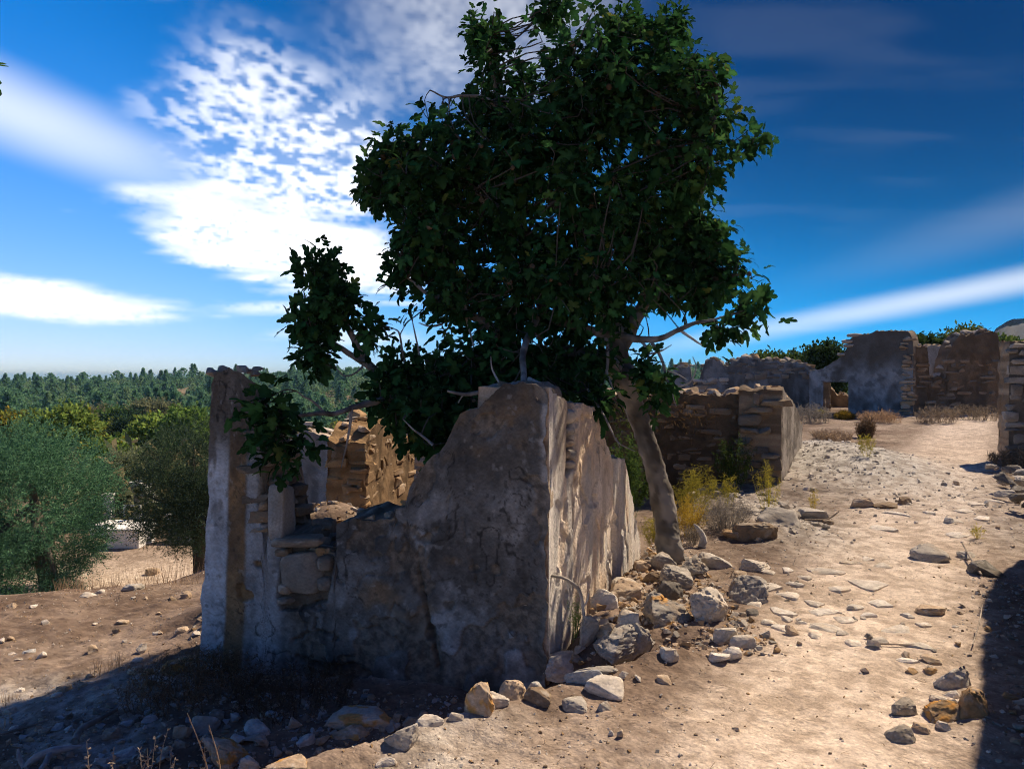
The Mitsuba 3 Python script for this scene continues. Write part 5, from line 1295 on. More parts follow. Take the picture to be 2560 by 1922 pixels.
# ------------------------------------------------------------------ loose stones: x, y, width, depth, height, tone, flatness, lichen, label
ROCKS = [
    (-0.164, 3.725, 0.146, 0.117, 0.198, "tan", 0, 0.3, "upright tan boulder standing at the foot of the ruin's dark front near its right corner"),
    (-0.056, 3.783, 0.108, 0.086, 0.093, "pale", 0, 0, "small round whitish stone touching the upright tan boulder"),
    (0.005, 3.887, 0.143, 0.114, 0.117, "tan", 0, 0, "angular beige stone second to the right of the upright tan boulder"),
    (0.092, 4.797, 0.109, 0.054, 0.086, "grey", 0, 0, "thin grey slab leaning behind the angular beige stone"),
    (0.131, 3.878, 0.124, 0.100, 0.079, "brown", 0, 0, "brown stone in front of the small bluish white stone by the ruin's corner"),
    (0.122, 3.953, 0.080, 0.064, 0.065, "blue", 0, 0, "small bluish white stone right of the thin grey slab"),
    (0.310, 4.768, 0.260, 0.182, 0.162, "white", 0.6, 0, "pale flat slab jutting out from the bottom of the ruin's corner"),
    (0.390, 4.106, 0.205, 0.123, 0.106, "blue", 0.3, 0, "long bluish grey stone in front of the pale flat slab"),
    (0.464, 4.213, 0.215, 0.150, 0.103, "grey", 0.3, 0, "flat grey-brown stone between the long bluish stone and the rounded grey boulder"),
    (0.654, 4.822, 0.296, 0.237, 0.177, "grey", 0, 0, "rounded speckled grey boulder in the row right of the ruin's corner"),
    (0.808, 4.829, 0.178, 0.142, 0.211, "grey", 0, 0, "upright grey stone at the right end of the rounded speckled boulder"),
    (0.480, 4.861, 0.127, 0.102, 0.246, "grey", 0, 0, "tall pointed grey stone leaning in the hollow beside the side wall"),
    (0.737, 4.883, 0.168, 0.135, 0.273, "pale", 0, 0, "tall pale split stone behind the rounded speckled boulder"),
    (0.588, 4.848, 0.144, 0.115, 0.166, "tan", 0, 0, "tan stone between the tall pointed grey stone and the tall pale split stone"),
    (1.028, 5.114, 0.295, 0.266, 0.215, "grey", 0, 0.22, "domed grey-brown boulder with an orange lichen patch"),
    (1.283, 5.172, 0.269, 0.242, 0.302, "pale", 0, 0, "big square pale boulder at the end of the stone row by the path"),
    (0.625, 5.337, 0.178, 0.142, 0.175, "white", 0.4, 0, "bright white squared stone beside the side wall"),
    (0.819, 5.619, 0.253, 0.202, 0.176, "tan", 0.4, 0, "flat-topped tan stone behind the bright white squared stone"),
    (0.772, 7.027, 0.242, 0.194, 0.250, "red", 0, 0, "reddish brown stone leaning against the side wall"),
    (0.890, 6.020, 0.214, 0.172, 0.082, "pale", 0.6, 0, "flat pale stone on top of the rubble beside the side wall"),
    (1.261, 5.886, 0.258, 0.232, 0.192, "grey", 0, 0, "grey angular stone below the fig trunk, upper one of two"),
    (1.144, 5.576, 0.192, 0.173, 0.190, "dark", 0, 0, "dark grey stone below the fig trunk, under the grey angular stone"),
    (1.268, 6.389, 0.182, 0.164, 0.183, "grey", 0, 0, "grey round stone lying against the foot of the fig trunk"),
    (1.072, 6.305, 0.172, 0.155, 0.129, "tan", 0, 0, "tan stone left of the foot of the fig trunk"),
    (1.096, 6.014, 0.143, 0.115, 0.124, "brown", 0, 0, "brown stone just below the tan stone left of the fig trunk"),
    (1.456, 6.154, 0.219, 0.197, 0.185, "grey", 0, 0, "craggy grey stone right of the foot of the fig trunk"),
    (1.756, 6.524, 0.347, 0.312, 0.177, "grey", 0.2, 0, "layered grey outcrop above the isolated boulder by the path"),
    (1.702, 5.620, 0.279, 0.265, 0.244, "grey", 0, 0, "large isolated grey-brown boulder at the left side of the path"),
    (2.007, 6.317, 0.232, 0.209, 0.129, "pale", 0, 0, "pale stone behind the large isolated boulder"),
    (1.777, 6.045, 0.144, 0.129, 0.108, "tan", 0, 0, "tan pointed stone behind the large isolated boulder's left shoulder"),
    (1.328, 4.768, 0.159, 0.095, 0.124, "pale", 0.3, 0, "upper one of two long pale stones lying end to end on the path's left edge"),
    (1.398, 4.651, 0.150, 0.090, 0.096, "pale", 0.3, 0, "lower one of two long pale stones lying end to end on the path's left edge"),
    (1.285, 4.499, 0.118, 0.094, 0.086, "white", 0.3, 0, "smooth oval whitish stone under the two long pale stones"),
    (1.200, 4.449, 0.117, 0.082, 0.061, "white", 0.4, 0, "small flat white stone left of the smooth oval whitish stone"),
    (0.899, 4.386, 0.099, 0.079, 0.090, "pale", 0.3, 0, "flat pale stone alone on the bare earth right of the stone row"),
    (0.488, 4.015, 0.190, 0.133, 0.093, "pale", 0.3, 0, "long pale pitted stone on the earth below the bluish grey stone"),
    (0.325, 3.829, 0.118, 0.095, 0.084, "grey", 0.3, 0, "half-buried grey stone below the row by the ruin's corner"),
    (0.458, 3.806, 0.082, 0.065, 0.063, "grey", 0, 0, "small dark-bottomed grey stone right of the half-buried grey stone"),
    (0.821, 4.145, 0.074, 0.059, 0.051, "tan", 0.3, 0, "small tan stone on the left part of the bare path"),
    (1.630, 5.236, 0.081, 0.073, 0.054, "dark", 0.3, 0, "small dark flat stone just below the large isolated boulder"),
    (2.271, 7.291, 0.396, 0.317, 0.228, "brown", 0, 0, "dark brown block casting a shadow below the grey shrub"),
    (2.668, 7.747, 0.439, 0.395, 0.273, "grey", 0.2, 0, "cracked grey outcrop right of the grey shrub"),
    (3.222, 8.282, 0.295, 0.265, 0.169, "grey", 0.2, 0, "small grey outcrop at the end of the cracked grey one"),
    (2.060, 7.274, 0.173, 0.156, 0.119, "red", 0, 0, "reddish stone left of the dark brown block"),
    (2.295, 7.184, 0.120, 0.108, 0.059, "tan", 0.4, 0, "thin tan slab in front of the dark brown block"),
    (3.304, 8.042, 0.125, 0.112, 0.088, "brown", 0, 0, "small brown stone on the path's left edge, in line with the grey outcrops"),
    (1.763, 4.854, 0.075, 0.068, 0.087, "tan", 0, 0, "small knobbly stone standing on the near edge of the flagstones"),
    (4.223, 8.788, 0.261, 0.235, 0.084, "brown", 0, 0, "low brown stone in the middle of the far path"),
    (4.022, 8.872, 0.211, 0.190, 0.109, "tan", 0, 0, "tan stone left of the low brown one in the middle of the far path"),
    (4.511, 8.887, 0.127, 0.115, 0.122, "brown", 0, 0, "upright pointed brown stone in the middle of the far path"),
    (2.358, 4.150, 0.186, 0.177, 0.164, "pale", 0, 0, "big lumpy whitish boulder at the edge of the right-hand shadow"),
    (2.257, 3.958, 0.071, 0.064, 0.049, "white", 0, 0, "small bright white stone below the lumpy whitish boulder"),
    (2.089, 3.695, 0.166, 0.149, 0.121, "ochre", 0, 0.5, "ochre angular boulder at the edge of the right-hand shadow"),
    (2.224, 3.711, 0.154, 0.138, 0.197, "ochre", 0, 0, "tall dark ochre boulder in the right-hand shadow"),
    (1.920, 3.782, 0.121, 0.109, 0.088, "plum", 0, 0, "angular purplish grey stone left of the ochre boulder"),
    (1.767, 3.509, 0.121, 0.109, 0.081, "plum", 0, 0, "dark purplish flat stone lowest on the right verge"),
    (2.167, 3.899, 0.093, 0.084, 0.053, "pale", 0, 0, "flat pale stone just above the ochre boulder"),
    (2.014, 3.754, 0.049, 0.044, 0.031, "pale", 0, 0, "small pale stone between the purplish grey stone and the ochre boulder"),
    (1.904, 3.586, 0.077, 0.069, 0.054, "tan", 0, 0, "tan chip of stone below the purplish grey stone"),
    (2.016, 3.590, 0.060, 0.054, 0.049, "pale", 0, 0, "pale chip of stone below the ochre boulder"),
    (2.888, 5.321, 0.208, 0.187, 0.073, "tan", 0.4, 0, "smooth flat tan stone half sunk in the path's right side"),
    (3.614, 6.628, 0.306, 0.275, 0.153, "grey", 0, 0, "lumpy grey stone on the right part of the path"),
    (2.387, 4.388, 0.094, 0.085, 0.036, "tan", 0.3, 0, "thin tan slab above the lumpy whitish boulder"),
    (2.311, 4.252, 0.071, 0.064, 0.041, "ochre", 0, 0, "small ochre stone left of the lumpy whitish boulder"),
    (3.942, 6.665, 0.159, 0.143, 0.064, "grey", 0.2, 0, "flat grey stone near the yellow flowering weed"),
    (3.815, 6.168, 0.241, 0.217, 0.151, "dark", 0.2, 0, "dark slab in shadow at the right edge beside the leaning stick"),
    (-2.235, 5.064, 0.139, 0.111, 0.090, "ochre", 0, 0.6, "yellowish lichened stone nearest the left foot of the ruin"),
    (-2.523, 5.177, 0.099, 0.089, 0.064, "tan", 0, 0, "knobbly tan stone left of the two yellowish stones"),
    (-2.398, 5.075, 0.073, 0.065, 0.063, "ochre", 0, 0, "small yellowish stone beside the knobbly tan stone"),
    (-2.208, 5.252, 0.138, 0.096, 0.065, "red", 0, 0, "reddish flat stone against the ruin's left foot"),
    (-2.137, 5.140, 0.135, 0.094, 0.077, "grey", 0, 0, "grey stone under the reddish flat stone at the ruin's left foot"),
    (-2.287, 4.862, 0.081, 0.073, 0.093, "brown", 0, 0, "dark brown knob of wood-like stone at the shadow's edge"),
    (-2.477, 5.795, 0.090, 0.081, 0.048, "tan", 0.3, 0, "flat tan stone on the bare slope, close to the ruin's pillar"),
    (-3.253, 6.431, 0.092, 0.083, 0.035, "tan", 0.3, 0, "thin flat stone alone in the middle of the bare slope"),
    (-3.996, 7.339, 0.166, 0.149, 0.070, "pale", 0, 0, "pale broad stone at the far edge of the bare slope"),
    (-4.020, 7.514, 0.108, 0.097, 0.062, "pale", 0, 0, "pale stone behind the broad one at the far edge of the bare slope"),
    (-3.755, 7.640, 0.182, 0.164, 0.084, "grey", 0, 0, "grey heap of stone at the far edge of the slope, near the dry grass"),
    (-8.734, 18.754, 0.291, 0.262, 0.206, "tan", 0, 0, "tan lump of earth on the rim above the sandy track"),
    (-3.439, 5.636, 0.061, 0.055, 0.062, "white", 0, 0, "small white stone on the left slope, right of the bluish one"),
    (-3.616, 5.770, 0.089, 0.081, 0.047, "blue", 0, 0, "bluish white flat stone on the left slope"),
    (-4.524, 6.945, 0.099, 0.089, 0.057, "tan", 0, 0, "tan stone at the left edge, high on the bare slope"),
    (-2.873, 4.928, 0.082, 0.074, 0.054, "tan", 0.2, 0, "flat tan stone on the left slope, just above the shadow"),
    (-2.873, 4.852, 0.058, 0.052, 0.033, "white", 0.2, 0, "flat white stone beside the tan one just above the shadow"),
    (-2.696, 4.960, 0.065, 0.059, 0.034, "pale", 0.3, 0, "flat pale stone by the shadow's edge, below the small tan one"),
    (-2.839, 5.173, 0.049, 0.044, 0.043, "tan", 0, 0, "small tan stone in the middle of the left slope"),
    (-3.055, 4.704, 0.073, 0.066, 0.065, "pale", 0, 0, "round pale stone at the left edge above the shadow"),
    (-3.255, 5.094, 0.049, 0.044, 0.035, "white", 0, 0, "small white stone near the left edge"),
    (-2.598, 5.363, 0.070, 0.063, 0.029, "white", 0.3, 0, "flat white chip above the knobbly tan stone"),
    (-2.203, 4.905, 0.099, 0.089, 0.047, "white", 0.3, 0, "flat white stone at the shadow's edge near the dark weeds"),
    (-1.709, 4.248, 0.161, 0.129, 0.116, "grey", 0, 0, "triangular grey stone in the shade below the dark weeds"),
    (-1.381, 4.201, 0.140, 0.126, 0.086, "blue", 0, 0, "rounded bluish stone in the shade in front of the ruin"),
    (-1.324, 4.040, 0.096, 0.067, 0.072, "grey", 0, 0, "sharp thin grey stone sticking up in the shade"),
    (-2.179, 4.201, 0.095, 0.076, 0.086, "plum", 0, 0, "leaning squared stone in the shade right of the dead branch"),
    (-2.639, 4.331, 0.072, 0.065, 0.077, "plum", 0, 0, "rounded stone in the shade left of the dead branch"),
    (-2.053, 4.363, 0.083, 0.075, 0.042, "blue", 0.3, 0, "bluish flat stone in the shade at mid left"),
    (-2.197, 4.664, 0.072, 0.065, 0.038, "blue", 0.3, 0, "bluish slab in the shade just below the dark brown knob"),
    (-2.194, 4.376, 0.073, 0.066, 0.030, "blue", 0.3, 0, "thin bluish stone between the dead branch and the bluish flat stone"),
    (-2.011, 3.978, 0.118, 0.106, 0.033, "blue", 0.3, 0, "long bluish stone among the dry stalks"),
    (-1.733, 4.038, 0.087, 0.078, 0.072, "plum", 0, 0, "dark purplish stone in the shade below the triangular grey one"),
    (-1.092, 4.073, 0.107, 0.096, 0.078, "blue", 0, 0, "bluish dark stone in the shade, beside the pale bedrock"),
    (-1.686, 4.381, 0.078, 0.070, 0.060, "plum", 0, 0, "small dark stone right of the triangular grey one"),
    (-1.486, 3.876, 0.247, 0.197, 0.137, "tan", 0, 0.5, "sunlit tan boulder at the bottom edge below the straw stalks"),
    (-1.301, 3.824, 0.105, 0.084, 0.089, "white", 0, 0, "white pointed stone right of the sunlit tan boulder at the bottom edge"),
    (-0.929, 3.183, 0.180, 0.144, 0.061, "tan", 0, 0.3, "low rough tan stone third along the bottom edge"),
    (-0.823, 4.310, 0.407, 0.224, 0.146, "pale", 0.2, 0.35, "broad pale bedrock hump in the sun before the ruin's shadow"),
    (-0.881, 4.116, 0.220, 0.132, 0.112, "tan", 0.2, 0.4, "tan shoulder of bedrock just below the broad pale hump"),
    (-0.480, 3.405, 0.141, 0.113, 0.107, "grey", 0, 0, "grey boulder in the earth below the broad pale hump"),
    (-0.386, 3.586, 0.128, 0.090, 0.054, "pale", 0.2, 0, "pale broken rock on the bank right of the broad pale hump"),
    (-0.540, 3.286, 0.086, 0.069, 0.036, "pale", 0.3, 0, "flat pale stone near the bottom edge under the grey boulder"),
    (-0.262, 3.636, 0.065, 0.052, 0.045, "pale", 0.2, 0, "small pale rock on the bank left of the upright tan boulder"),
]
FLAGSTONES = [
    (1.830, 5.947, 0.142, 0.185),
    (2.014, 5.661, 0.203, 0.192),
    (2.546, 6.216, 0.313, 0.292),
    (2.744, 5.921, 0.298, 0.342),
    (3.061, 6.398, 0.215, 0.155),
    (2.294, 6.043, 0.145, 0.137),
    (1.952, 5.831, 0.175, 0.227),
    (1.862, 5.324, 0.223, 0.231),
    (2.155, 5.504, 0.165, 0.158),
    (2.623, 5.483, 0.164, 0.213),
    (2.665, 5.210, 0.094, 0.122),
    (2.422, 4.909, 0.253, 0.213),
    (2.007, 4.973, 0.238, 0.201),
    (1.737, 4.966, 0.137, 0.178),
    (2.212, 5.103, 0.214, 0.154),
    (2.134, 5.288, 0.222, 0.166),
    (1.760, 5.504, 0.165, 0.180),
    (1.834, 5.156, 0.093, 0.118),
    (2.410, 4.579, 0.247, 0.231),
    (2.068, 4.673, 0.101, 0.131),
    (2.247, 4.394, 0.132, 0.085),
    (2.254, 4.711, 0.124, 0.114),
    (1.881, 4.804, 0.086, 0.102),
    (3.748, 7.833, 0.281, 0.366),
    (4.166, 8.392, 0.281, 0.366),
    (4.310, 7.466, 0.268, 0.216),
    (3.022, 6.606, 0.158, 0.149),
    (2.828, 6.434, 0.193, 0.126),
    (2.464, 6.293, 0.151, 0.150),
    (2.441, 5.774, 0.207, 0.150),
    (2.407, 5.403, 0.162, 0.130),
    (2.165, 5.889, 0.155, 0.130),
    (2.695, 5.034, 0.102, 0.131),
    (2.415, 5.210, 0.125, 0.101),
    (1.912, 5.078, 0.109, 0.095),
    (1.684, 5.078, 0.122, 0.114),
    (2.060, 4.852, 0.116, 0.087),
    (2.055, 6.193, 0.111, 0.145),
    (2.240, 6.297, 0.113, 0.147),
    (4.543, 7.994, 0.239, 0.226),
    (5.273, 8.771, 0.210, 0.252),
    (4.940, 8.469, 0.203, 0.231),
    (5.558, 8.891, 0.192, 0.249),
    (4.962, 8.173, 0.215, 0.239),
    (4.545, 8.397, 0.131, 0.170),
]


# the rocks that can be told apart, each with its own shape
rs = np.random.default_rng(63)
for x, y, wd, dp, h, tone, flat, lichen, lab in ROCKS:
    big = wd > 0.10 and y < 8.5
    slab = flat > 0.05
    v, f = rock(rs, (wd * 1.12, dp * 1.12, h * 0.98), (4 if wd > 0.2 and y < 6.5 else 3) if big else 2, 0.055 if not slab else 0.035, rs.uniform(0.55, 0.8), rs.integers(12, 18), 0.35 if slab else 0.0)
    yaw = rs.normal(0, 0.25)
    v = v @ rot(rs, yaw, 0.05 if slab else 0.10).T
    sunk = 0.5 if "bedrock" in lab or "outcrop" in lab else 0.32
    v[:, 2] += -v[:, 2].min() - sunk * h
    gx_, gy_ = x + v[:, 0] * 0.8, y + v[:, 1] * 0.8
    v = v + [x, y, float(np.median(ground_z(gx_, gy_)))]
    tag(put("rock", (v, f), "m_rock", smooth=bool(big), color=rock_color(rs, v, tone, lichen)), lab, "rock")
# flat stones of the old paving, worn level with the path: parts of the ground
for x, y, wd, dp in FLAGSTONES:
    n = rs.integers(8, 12)
    a = np.sort(rs.uniform(0, 6.28, n))
    rim = np.stack([np.cos(a), np.sin(a)], 1) * rs.uniform(0.75, 1.1, (n, 1)) * [wd / 2, dp / 2]
    pts = np.vstack([np.column_stack([rim, np.full(n, -0.05)]), np.column_stack([rim * 0.97, rs.uniform(0.0, 0.010, n)]), np.column_stack([rim * 0.6, rs.uniform(0.010, 0.019, n)])])
    v, f = hull_mesh(pts)
    for _ in range(2):
        v, f = trimesh.remesh.subdivide(v, f)
    v = v @ rot(rs, rs.normal(0, 0.2), 0.03).T
    v[:, 2] += 0.012 * (nf(v + [x, y, 0], 16, 3, 5) - 0.5)
    v = v + [x, y, float(ground_z(x, y))]
    put("flagstone", (v, f), "m_rock", GROUND, smooth=False, color=rock_color(rs, v, ("pale", "white", "white", "pale")[rs.integers(4)]))

# smaller loose stones, still one by one
TONE_WORDS = {"grey": "grey ", "pale": "pale ", "white": "whitish ", "tan": "tan ", "brown": "brown ", "blue": "bluish ", "plum": "purplish ", "ochre": "yellowish ", "red": "reddish "}
ZONES = [(34, (-4.6, -2.2), (4.4, 7.3), (0.05, 0.11), ["pale", "tan", "white", "brown"], "stone scattered on the bare reddish slope left of the ruin", "loose stones on the bare left slope"),
         (46, (-2.6, -0.5), (3.3, 4.5), (0.05, 0.13), ["grey", "blue", "plum", "tan"], "stone lying in the shade in front of the ruin", "loose stones in the shade before the ruin"),
         (15, (0.2, 2.4), (3.0, 5.4), (0.035, 0.065), ["pale", "tan", "grey", "white"], "stone on the near part of the dirt path", "loose stones on the near path"),
         (40, (2.1, 3.2), (7.2, 10.0), (0.07, 0.18), ["grey", "pale", "plum"], "rubble stone between the path and the narrow plastered wall", "rubble stones left of the path"),
         (30, (3.5, 5.6), (9.6, 13.5), (0.05, 0.12), ["grey", "white", "pale"], "stone on the grey gravel heap beside the far path", "stones on the grey gravel heap"),
         (34, (2.15, 3.4), (3.1, 5.2), (0.04, 0.09), ["plum", "tan", "pale", "ochre"], "stone on the right-hand verge at the shadow's edge", "loose stones on the right verge"),
         (18, (4.4, 6.6), (6.6, 10.5), (0.05, 0.12), ["grey", "blue", "pale", "tan"], "stone on the path's stony right side beyond the lumpy grey stone", "stones on the far right side of the path"),
         (18, (0.35, 1.4), (4.7, 6.4), (0.05, 0.11), ["tan", "grey", "red", "pale"], "rubble stone wedged among the boulders beside the side wall", "rubble among the boulders by the side wall")]
for count, xs, ys, size, tones, lab, grp in ZONES:
    made = 0
    while made < count:
        x, y = rs.uniform(*xs), rs.uniform(*ys)
        if (x - 0.21) * 0.93 - (y - 4.71) * 0.37 < 0.1 and y > 4.4 and x > -2.2:
            continue
        if "shade" in lab and bank_sides(x, y) > 0.5:
            continue
        if "path" in lab and "near part" in lab and bank_sides(x, y) < 0.5:
            continue
        d = size[0] + (size[1] - size[0]) * rs.random() ** 2
        v, f = rock(rs, (d, d * rs.uniform(0.55, 0.95), d * rs.uniform(0.25, 0.7)), 1, 0.06, 0.75, 13)
        v = v @ rot(rs, None, 0.2).T
        v[:, 2] -= v[:, 2].min() + 0.2 * np.ptp(v[:, 2])
        v = v + [x, y, float(ground_z(x, y))]
        tone = tones[rs.integers(len(tones))]
        look = ("flat " if np.ptp(v[:, 2]) < 0.45 * d else "chunky ") + TONE_WORDS[tone]
        tag(put("loose_stone", (v, f), "m_rock", color=rock_color(rs, v, tone)), look + lab, "stone", look + grp)
        made += 1

# low dry-stone bank at the right edge
BANK = tag(new_key("stone_bank"), "low tumbled dry-stone bank at the right edge, below the dark pier", "bank")
for k in range(46):
    t = rs.uniform(0, 1)
    x, y = 5.35 + 1.75 * t + rs.normal(0, 0.13), 7.75 + 3.3 * t
    h = 0.20 * (1 - abs(rs.normal(0, 0.3)))
    d = rs.uniform(0.08, 0.30)
    v, f = rock(rs, (d, d * 0.7, d * rs.uniform(0.3, 0.5)), 2, 0.05, 0.7, 14)
    v = v @ rot(rs, None, 0.12).T + [x, y, float(ground_z(x, y)) + max(0, h) * rs.random()]
    put("stone", (v, f), "m_rock", BANK, color=rock_color(rs, v, ("grey", "plum", "brown", "dark")[rs.integers(4)]))

# gravel and chips: nobody could count them
KINDS = [rock(rs, (1, rs.uniform(0.6, 0.9), rs.uniform(0.35, 0.7)), 0, 0, 0.75, 9) for _ in range(14)]


def scatter(n, sampler, lo, hi, power, tones, limit=4.0):
    out = []
    xs, ys = sampler(n)
    zs = ground_z(xs, ys)
    sz = lo + (hi - lo) * rs.random(len(xs)) ** power
    col = np.array([TONES[t] for t in tones])[rs.integers(len(tones), size=len(xs))] * rs.uniform(0.65, 1.25, (len(xs), 1))
    for k, (v, f) in enumerate(KINDS):
        m = np.arange(len(xs)) % len(KINDS) == k
        x, y, z, s, c = xs[m], ys[m], zs[m], sz[m], col[m]
        a, b = rs.uniform(0, 6.28, len(x)), rs.normal(0, 0.25, len(x))
        p = v[None] * s[:, None, None]
        ca, sa, cb, sb = (q[:, None] for q in (np.cos(a), np.sin(a), np.cos(b), np.sin(b)))
        px, py, pz = p[..., 0], p[..., 1], p[..., 2]
        py, pz = py * cb - pz * sb, py * sb + pz * cb
        px, py = px * ca - py * sa, px * sa + py * ca
        w = np.stack([px + x[:, None], py + y[:, None], pz + z[:, None] - 0.25 * s[:, None] * 0.5], -1)
        out.append((w.reshape(-1, 3), (f[None] + (np.arange(len(x)) * len(v))[:, None, None]).reshape(-1, 3), np.repeat(c, len(v), 0)))
    return out


def in_view(n, xr, yr, weight):
    x, y = rs.uniform(*xr, 40 * n), rs.uniform(*yr, 40 * n) if not callable(yr) else yr(40 * n)
    ok = rs.random(40 * n) < weight(x, y)
    return x[ok][:n], y[ok][:n]


near_y = lambda n: 2.2 + 7.5 * rs.random(n) ** 1.6  # noqa: E731
parts = scatter(24000, lambda n: in_view(n, (-4.8, 5.6), near_y, lambda x, y: (0.25 + 0.75 * (1 - path_worn(x, y))) * (0.3 + 0.9 * sm(0.4, 0.6, nf(np.stack([x, y, 0 * x], -1), 1.6, 3, 71)))), 0.004, 0.022, 2.4, ["pale", "tan", "grey", "brown", "red", "white"])
parts += scatter(2300, lambda n: in_view(n, (2.0, 7.0), (7.0, 14.0), lambda x, y: np.clip(np.exp(-(((x - 4.7) / 1.2) ** 2 + ((y - 11.2) / 2.4) ** 2)) + np.exp(-(((x - 2.8) / 0.5) ** 2 + ((y - 8.3) / 1.3) ** 2)) + 0.3 * np.exp(-(((x - 5.4) / 0.8) ** 2 + ((y - 8.0) / 1.6) ** 2)), 0, 1)), 0.010, 0.05, 2.4, ["grey", "pale", "white", "pale"])
parts += scatter(1300, lambda n: in_view(n, (-2.8, -0.3), (3.2, 4.7), lambda x, y: (1 - bank_sides(x, y)) * 0.9), 0.012, 0.06, 2.0, ["grey", "plum", "tan", "blue"])
parts += scatter(900, lambda n: in_view(n, (1.9, 3.9), (2.9, 6.0), lambda x, y: 1 - path_worn(x, y)), 0.012, 0.055, 2.0, ["plum", "tan", "grey", "pale"])
parts += scatter(700, lambda n: in_view(n, (-2.4, -0.7), (5.6, 7.2), lambda x, y: 0.5 + 0 * x), 0.02, 0.10, 2.0, ["tan", "red", "tan", "pale"])
parts += scatter(1500, lambda n: in_view(n, (0.3, 1.6), (4.5, 7.4), lambda x, y: ((x - 0.21) * 0.93 - (y - 4.71) * 0.37 > 0.08) * 1.0), 0.015, 0.07, 1.8, ["tan", "red", "grey", "pale"])
v, f, c = join(parts)
tag(put("gravel", (v, f), "m_plain", color=c), "gravel and stone chips strewn over the dry earth", "gravel", kind="stuff")
# ------------------------------------------------------------------ weeds, dry plants, sticks
rp = np.random.default_rng(74)


def blades(rng, base, tip, width, bend=0.15):
    """Thin tapering blades from base to tip (n, 3): (v, f)."""
    n = len(base)
    d = tip - base
    side = unit(np.cross(d, rng.normal(size=(n, 3))))
    sag = unit(rng.normal(size=(n, 3))) * np.linalg.norm(d, axis=1, keepdims=True) * bend
    m1, m2 = base + d * 0.4 + sag * 0.8, base + d * 0.75 + sag
    w = np.broadcast_to(width, (n,))[:, None]
    v = np.stack([base - side * w / 2, base + side * w / 2, m1 - side * w * 0.4, m1 + side * w * 0.4, m2 - side * w * 0.28, m2 + side * w * 0.28, tip], 1).reshape(-1, 3)
    q = np.arange(n)[:, None] * 7
    f = np.vstack([q + [0, 1, 2], q + [1, 3, 2], q + [2, 3, 4], q + [3, 5, 4], q + [4, 5, 6]])
    return v, f


def weed(name, label, cat, x, y, h, r, stems, lo, hi, burst=0, needle=0.05, nw=0.003, sw=0.005, spread=0.8, foot=0.35, group=None, stem_color=None, bare=0.25, bend=0.12):
    """Stems fanning from a foot; 'burst' needles round the upper part of each."""
    key = tag(new_key(name), label, cat, group)
    a = rp.uniform(0, 6.28, stems)
    k = rp.random(stems) ** 0.6
    b = np.stack([x + r * foot * k * np.cos(a), y + r * foot * k * np.sin(a), 0 * a], 1)
    b[:, 2] = ground_z(b[:, 0], b[:, 1]) - 0.01
    top = h * (1 - 0.45 * k**2 * spread) * rp.uniform(0.6, 1.05, stems)
    t = np.stack([x + r * k * np.cos(a) + rp.normal(0, 0.05 * r, stems), y + r * k * np.sin(a) + rp.normal(0, 0.05 * r, stems), b[:, 2] + top], 1)
    v, f = blades(rp, b, t, sw, bend)
    mat = "m_dry" if hi[0] > 1.4 * hi[1] or hi[2] > 0.42 * hi[0] else "m_plant"
    put("stems", (v, f), mat, key, color=np.repeat(lerp(lo if stem_color is None else stem_color, hi if stem_color is None else stem_color, rp.random(stems)), 7, 0))
    if burst:
        u = bare + (1 - bare) * rp.random((stems, burst)) ** 0.7
        at = (b[:, None] + (t - b)[:, None] * u[..., None] + rp.normal(0, 0.012, (stems, burst, 3))).reshape(-1, 3)
        d = unit(rp.normal(size=at.shape) + [0, 0, 0.5])
        v, f = blades(rp, at, at + d * needle * rp.uniform(0.5, 1.3, (len(at), 1)), nw, 0.15)
        put("leaves", (v, f), mat, key, color=np.repeat(lerp(lo, hi, rp.random(len(at))), 7, 0))
    return key


YELLOW = ((0.20, 0.19, 0.035), (0.48, 0.42, 0.09))
STRAW = ((0.26, 0.20, 0.11), (0.50, 0.42, 0.25))
GREYISH = ((0.15, 0.145, 0.12), (0.34, 0.33, 0.29))
weed("feathery_weed", "tall yellow-green feathery weed right behind the fig trunk", "weed", 1.92, 8.1, 0.66, 0.25, 40, *YELLOW, burst=46, needle=0.055, nw=0.005)
weed("feathery_weed", "golden dried feathery weed against the right side of the fig trunk's foot", "weed", 1.68, 7.45, 0.42, 0.20, 40, (0.32, 0.21, 0.05), (0.55, 0.42, 0.13), burst=40, needle=0.05, nw=0.0045)
weed("feathery_weed", "small yellow-green weed in the dark corner right of the tall feathery one", "weed", 2.36, 8.5, 0.42, 0.14, 18, *YELLOW, burst=30, needle=0.05, nw=0.0045)
weed("feathery_weed", "yellow-green weed between the side wall's end and the fig trunk", "weed", 1.50, 8.0, 0.40, 0.20, 34, *YELLOW, burst=36, needle=0.05, nw=0.005)
weed("feathery_weed", "thin upright yellow weed in front of the narrow plastered wall", "weed", 2.74, 8.25, 0.62, 0.16, 22, (0.28, 0.25, 0.06), (0.52, 0.46, 0.15), burst=26, needle=0.05, nw=0.004)
weed("feathery_weed", "small golden weed on the path's left edge beyond the grey outcrops", "weed", 3.42, 8.75, 0.24, 0.07, 14, (0.36, 0.28, 0.08), (0.55, 0.45, 0.17), burst=14, needle=0.04, nw=0.004)
weed("feathery_weed", "small yellow weed growing out of the grey gravel heap", "weed", 5.05, 11.0, 0.40, 0.14, 14, *YELLOW, burst=34, needle=0.05, nw=0.006)
weed("feathery_weed", "spindly yellow weed left of the grey gravel heap by the far wall's foot", "weed", 4.65, 13.2, 0.62, 0.20, 14, *YELLOW, burst=24, needle=0.06, nw=0.006)
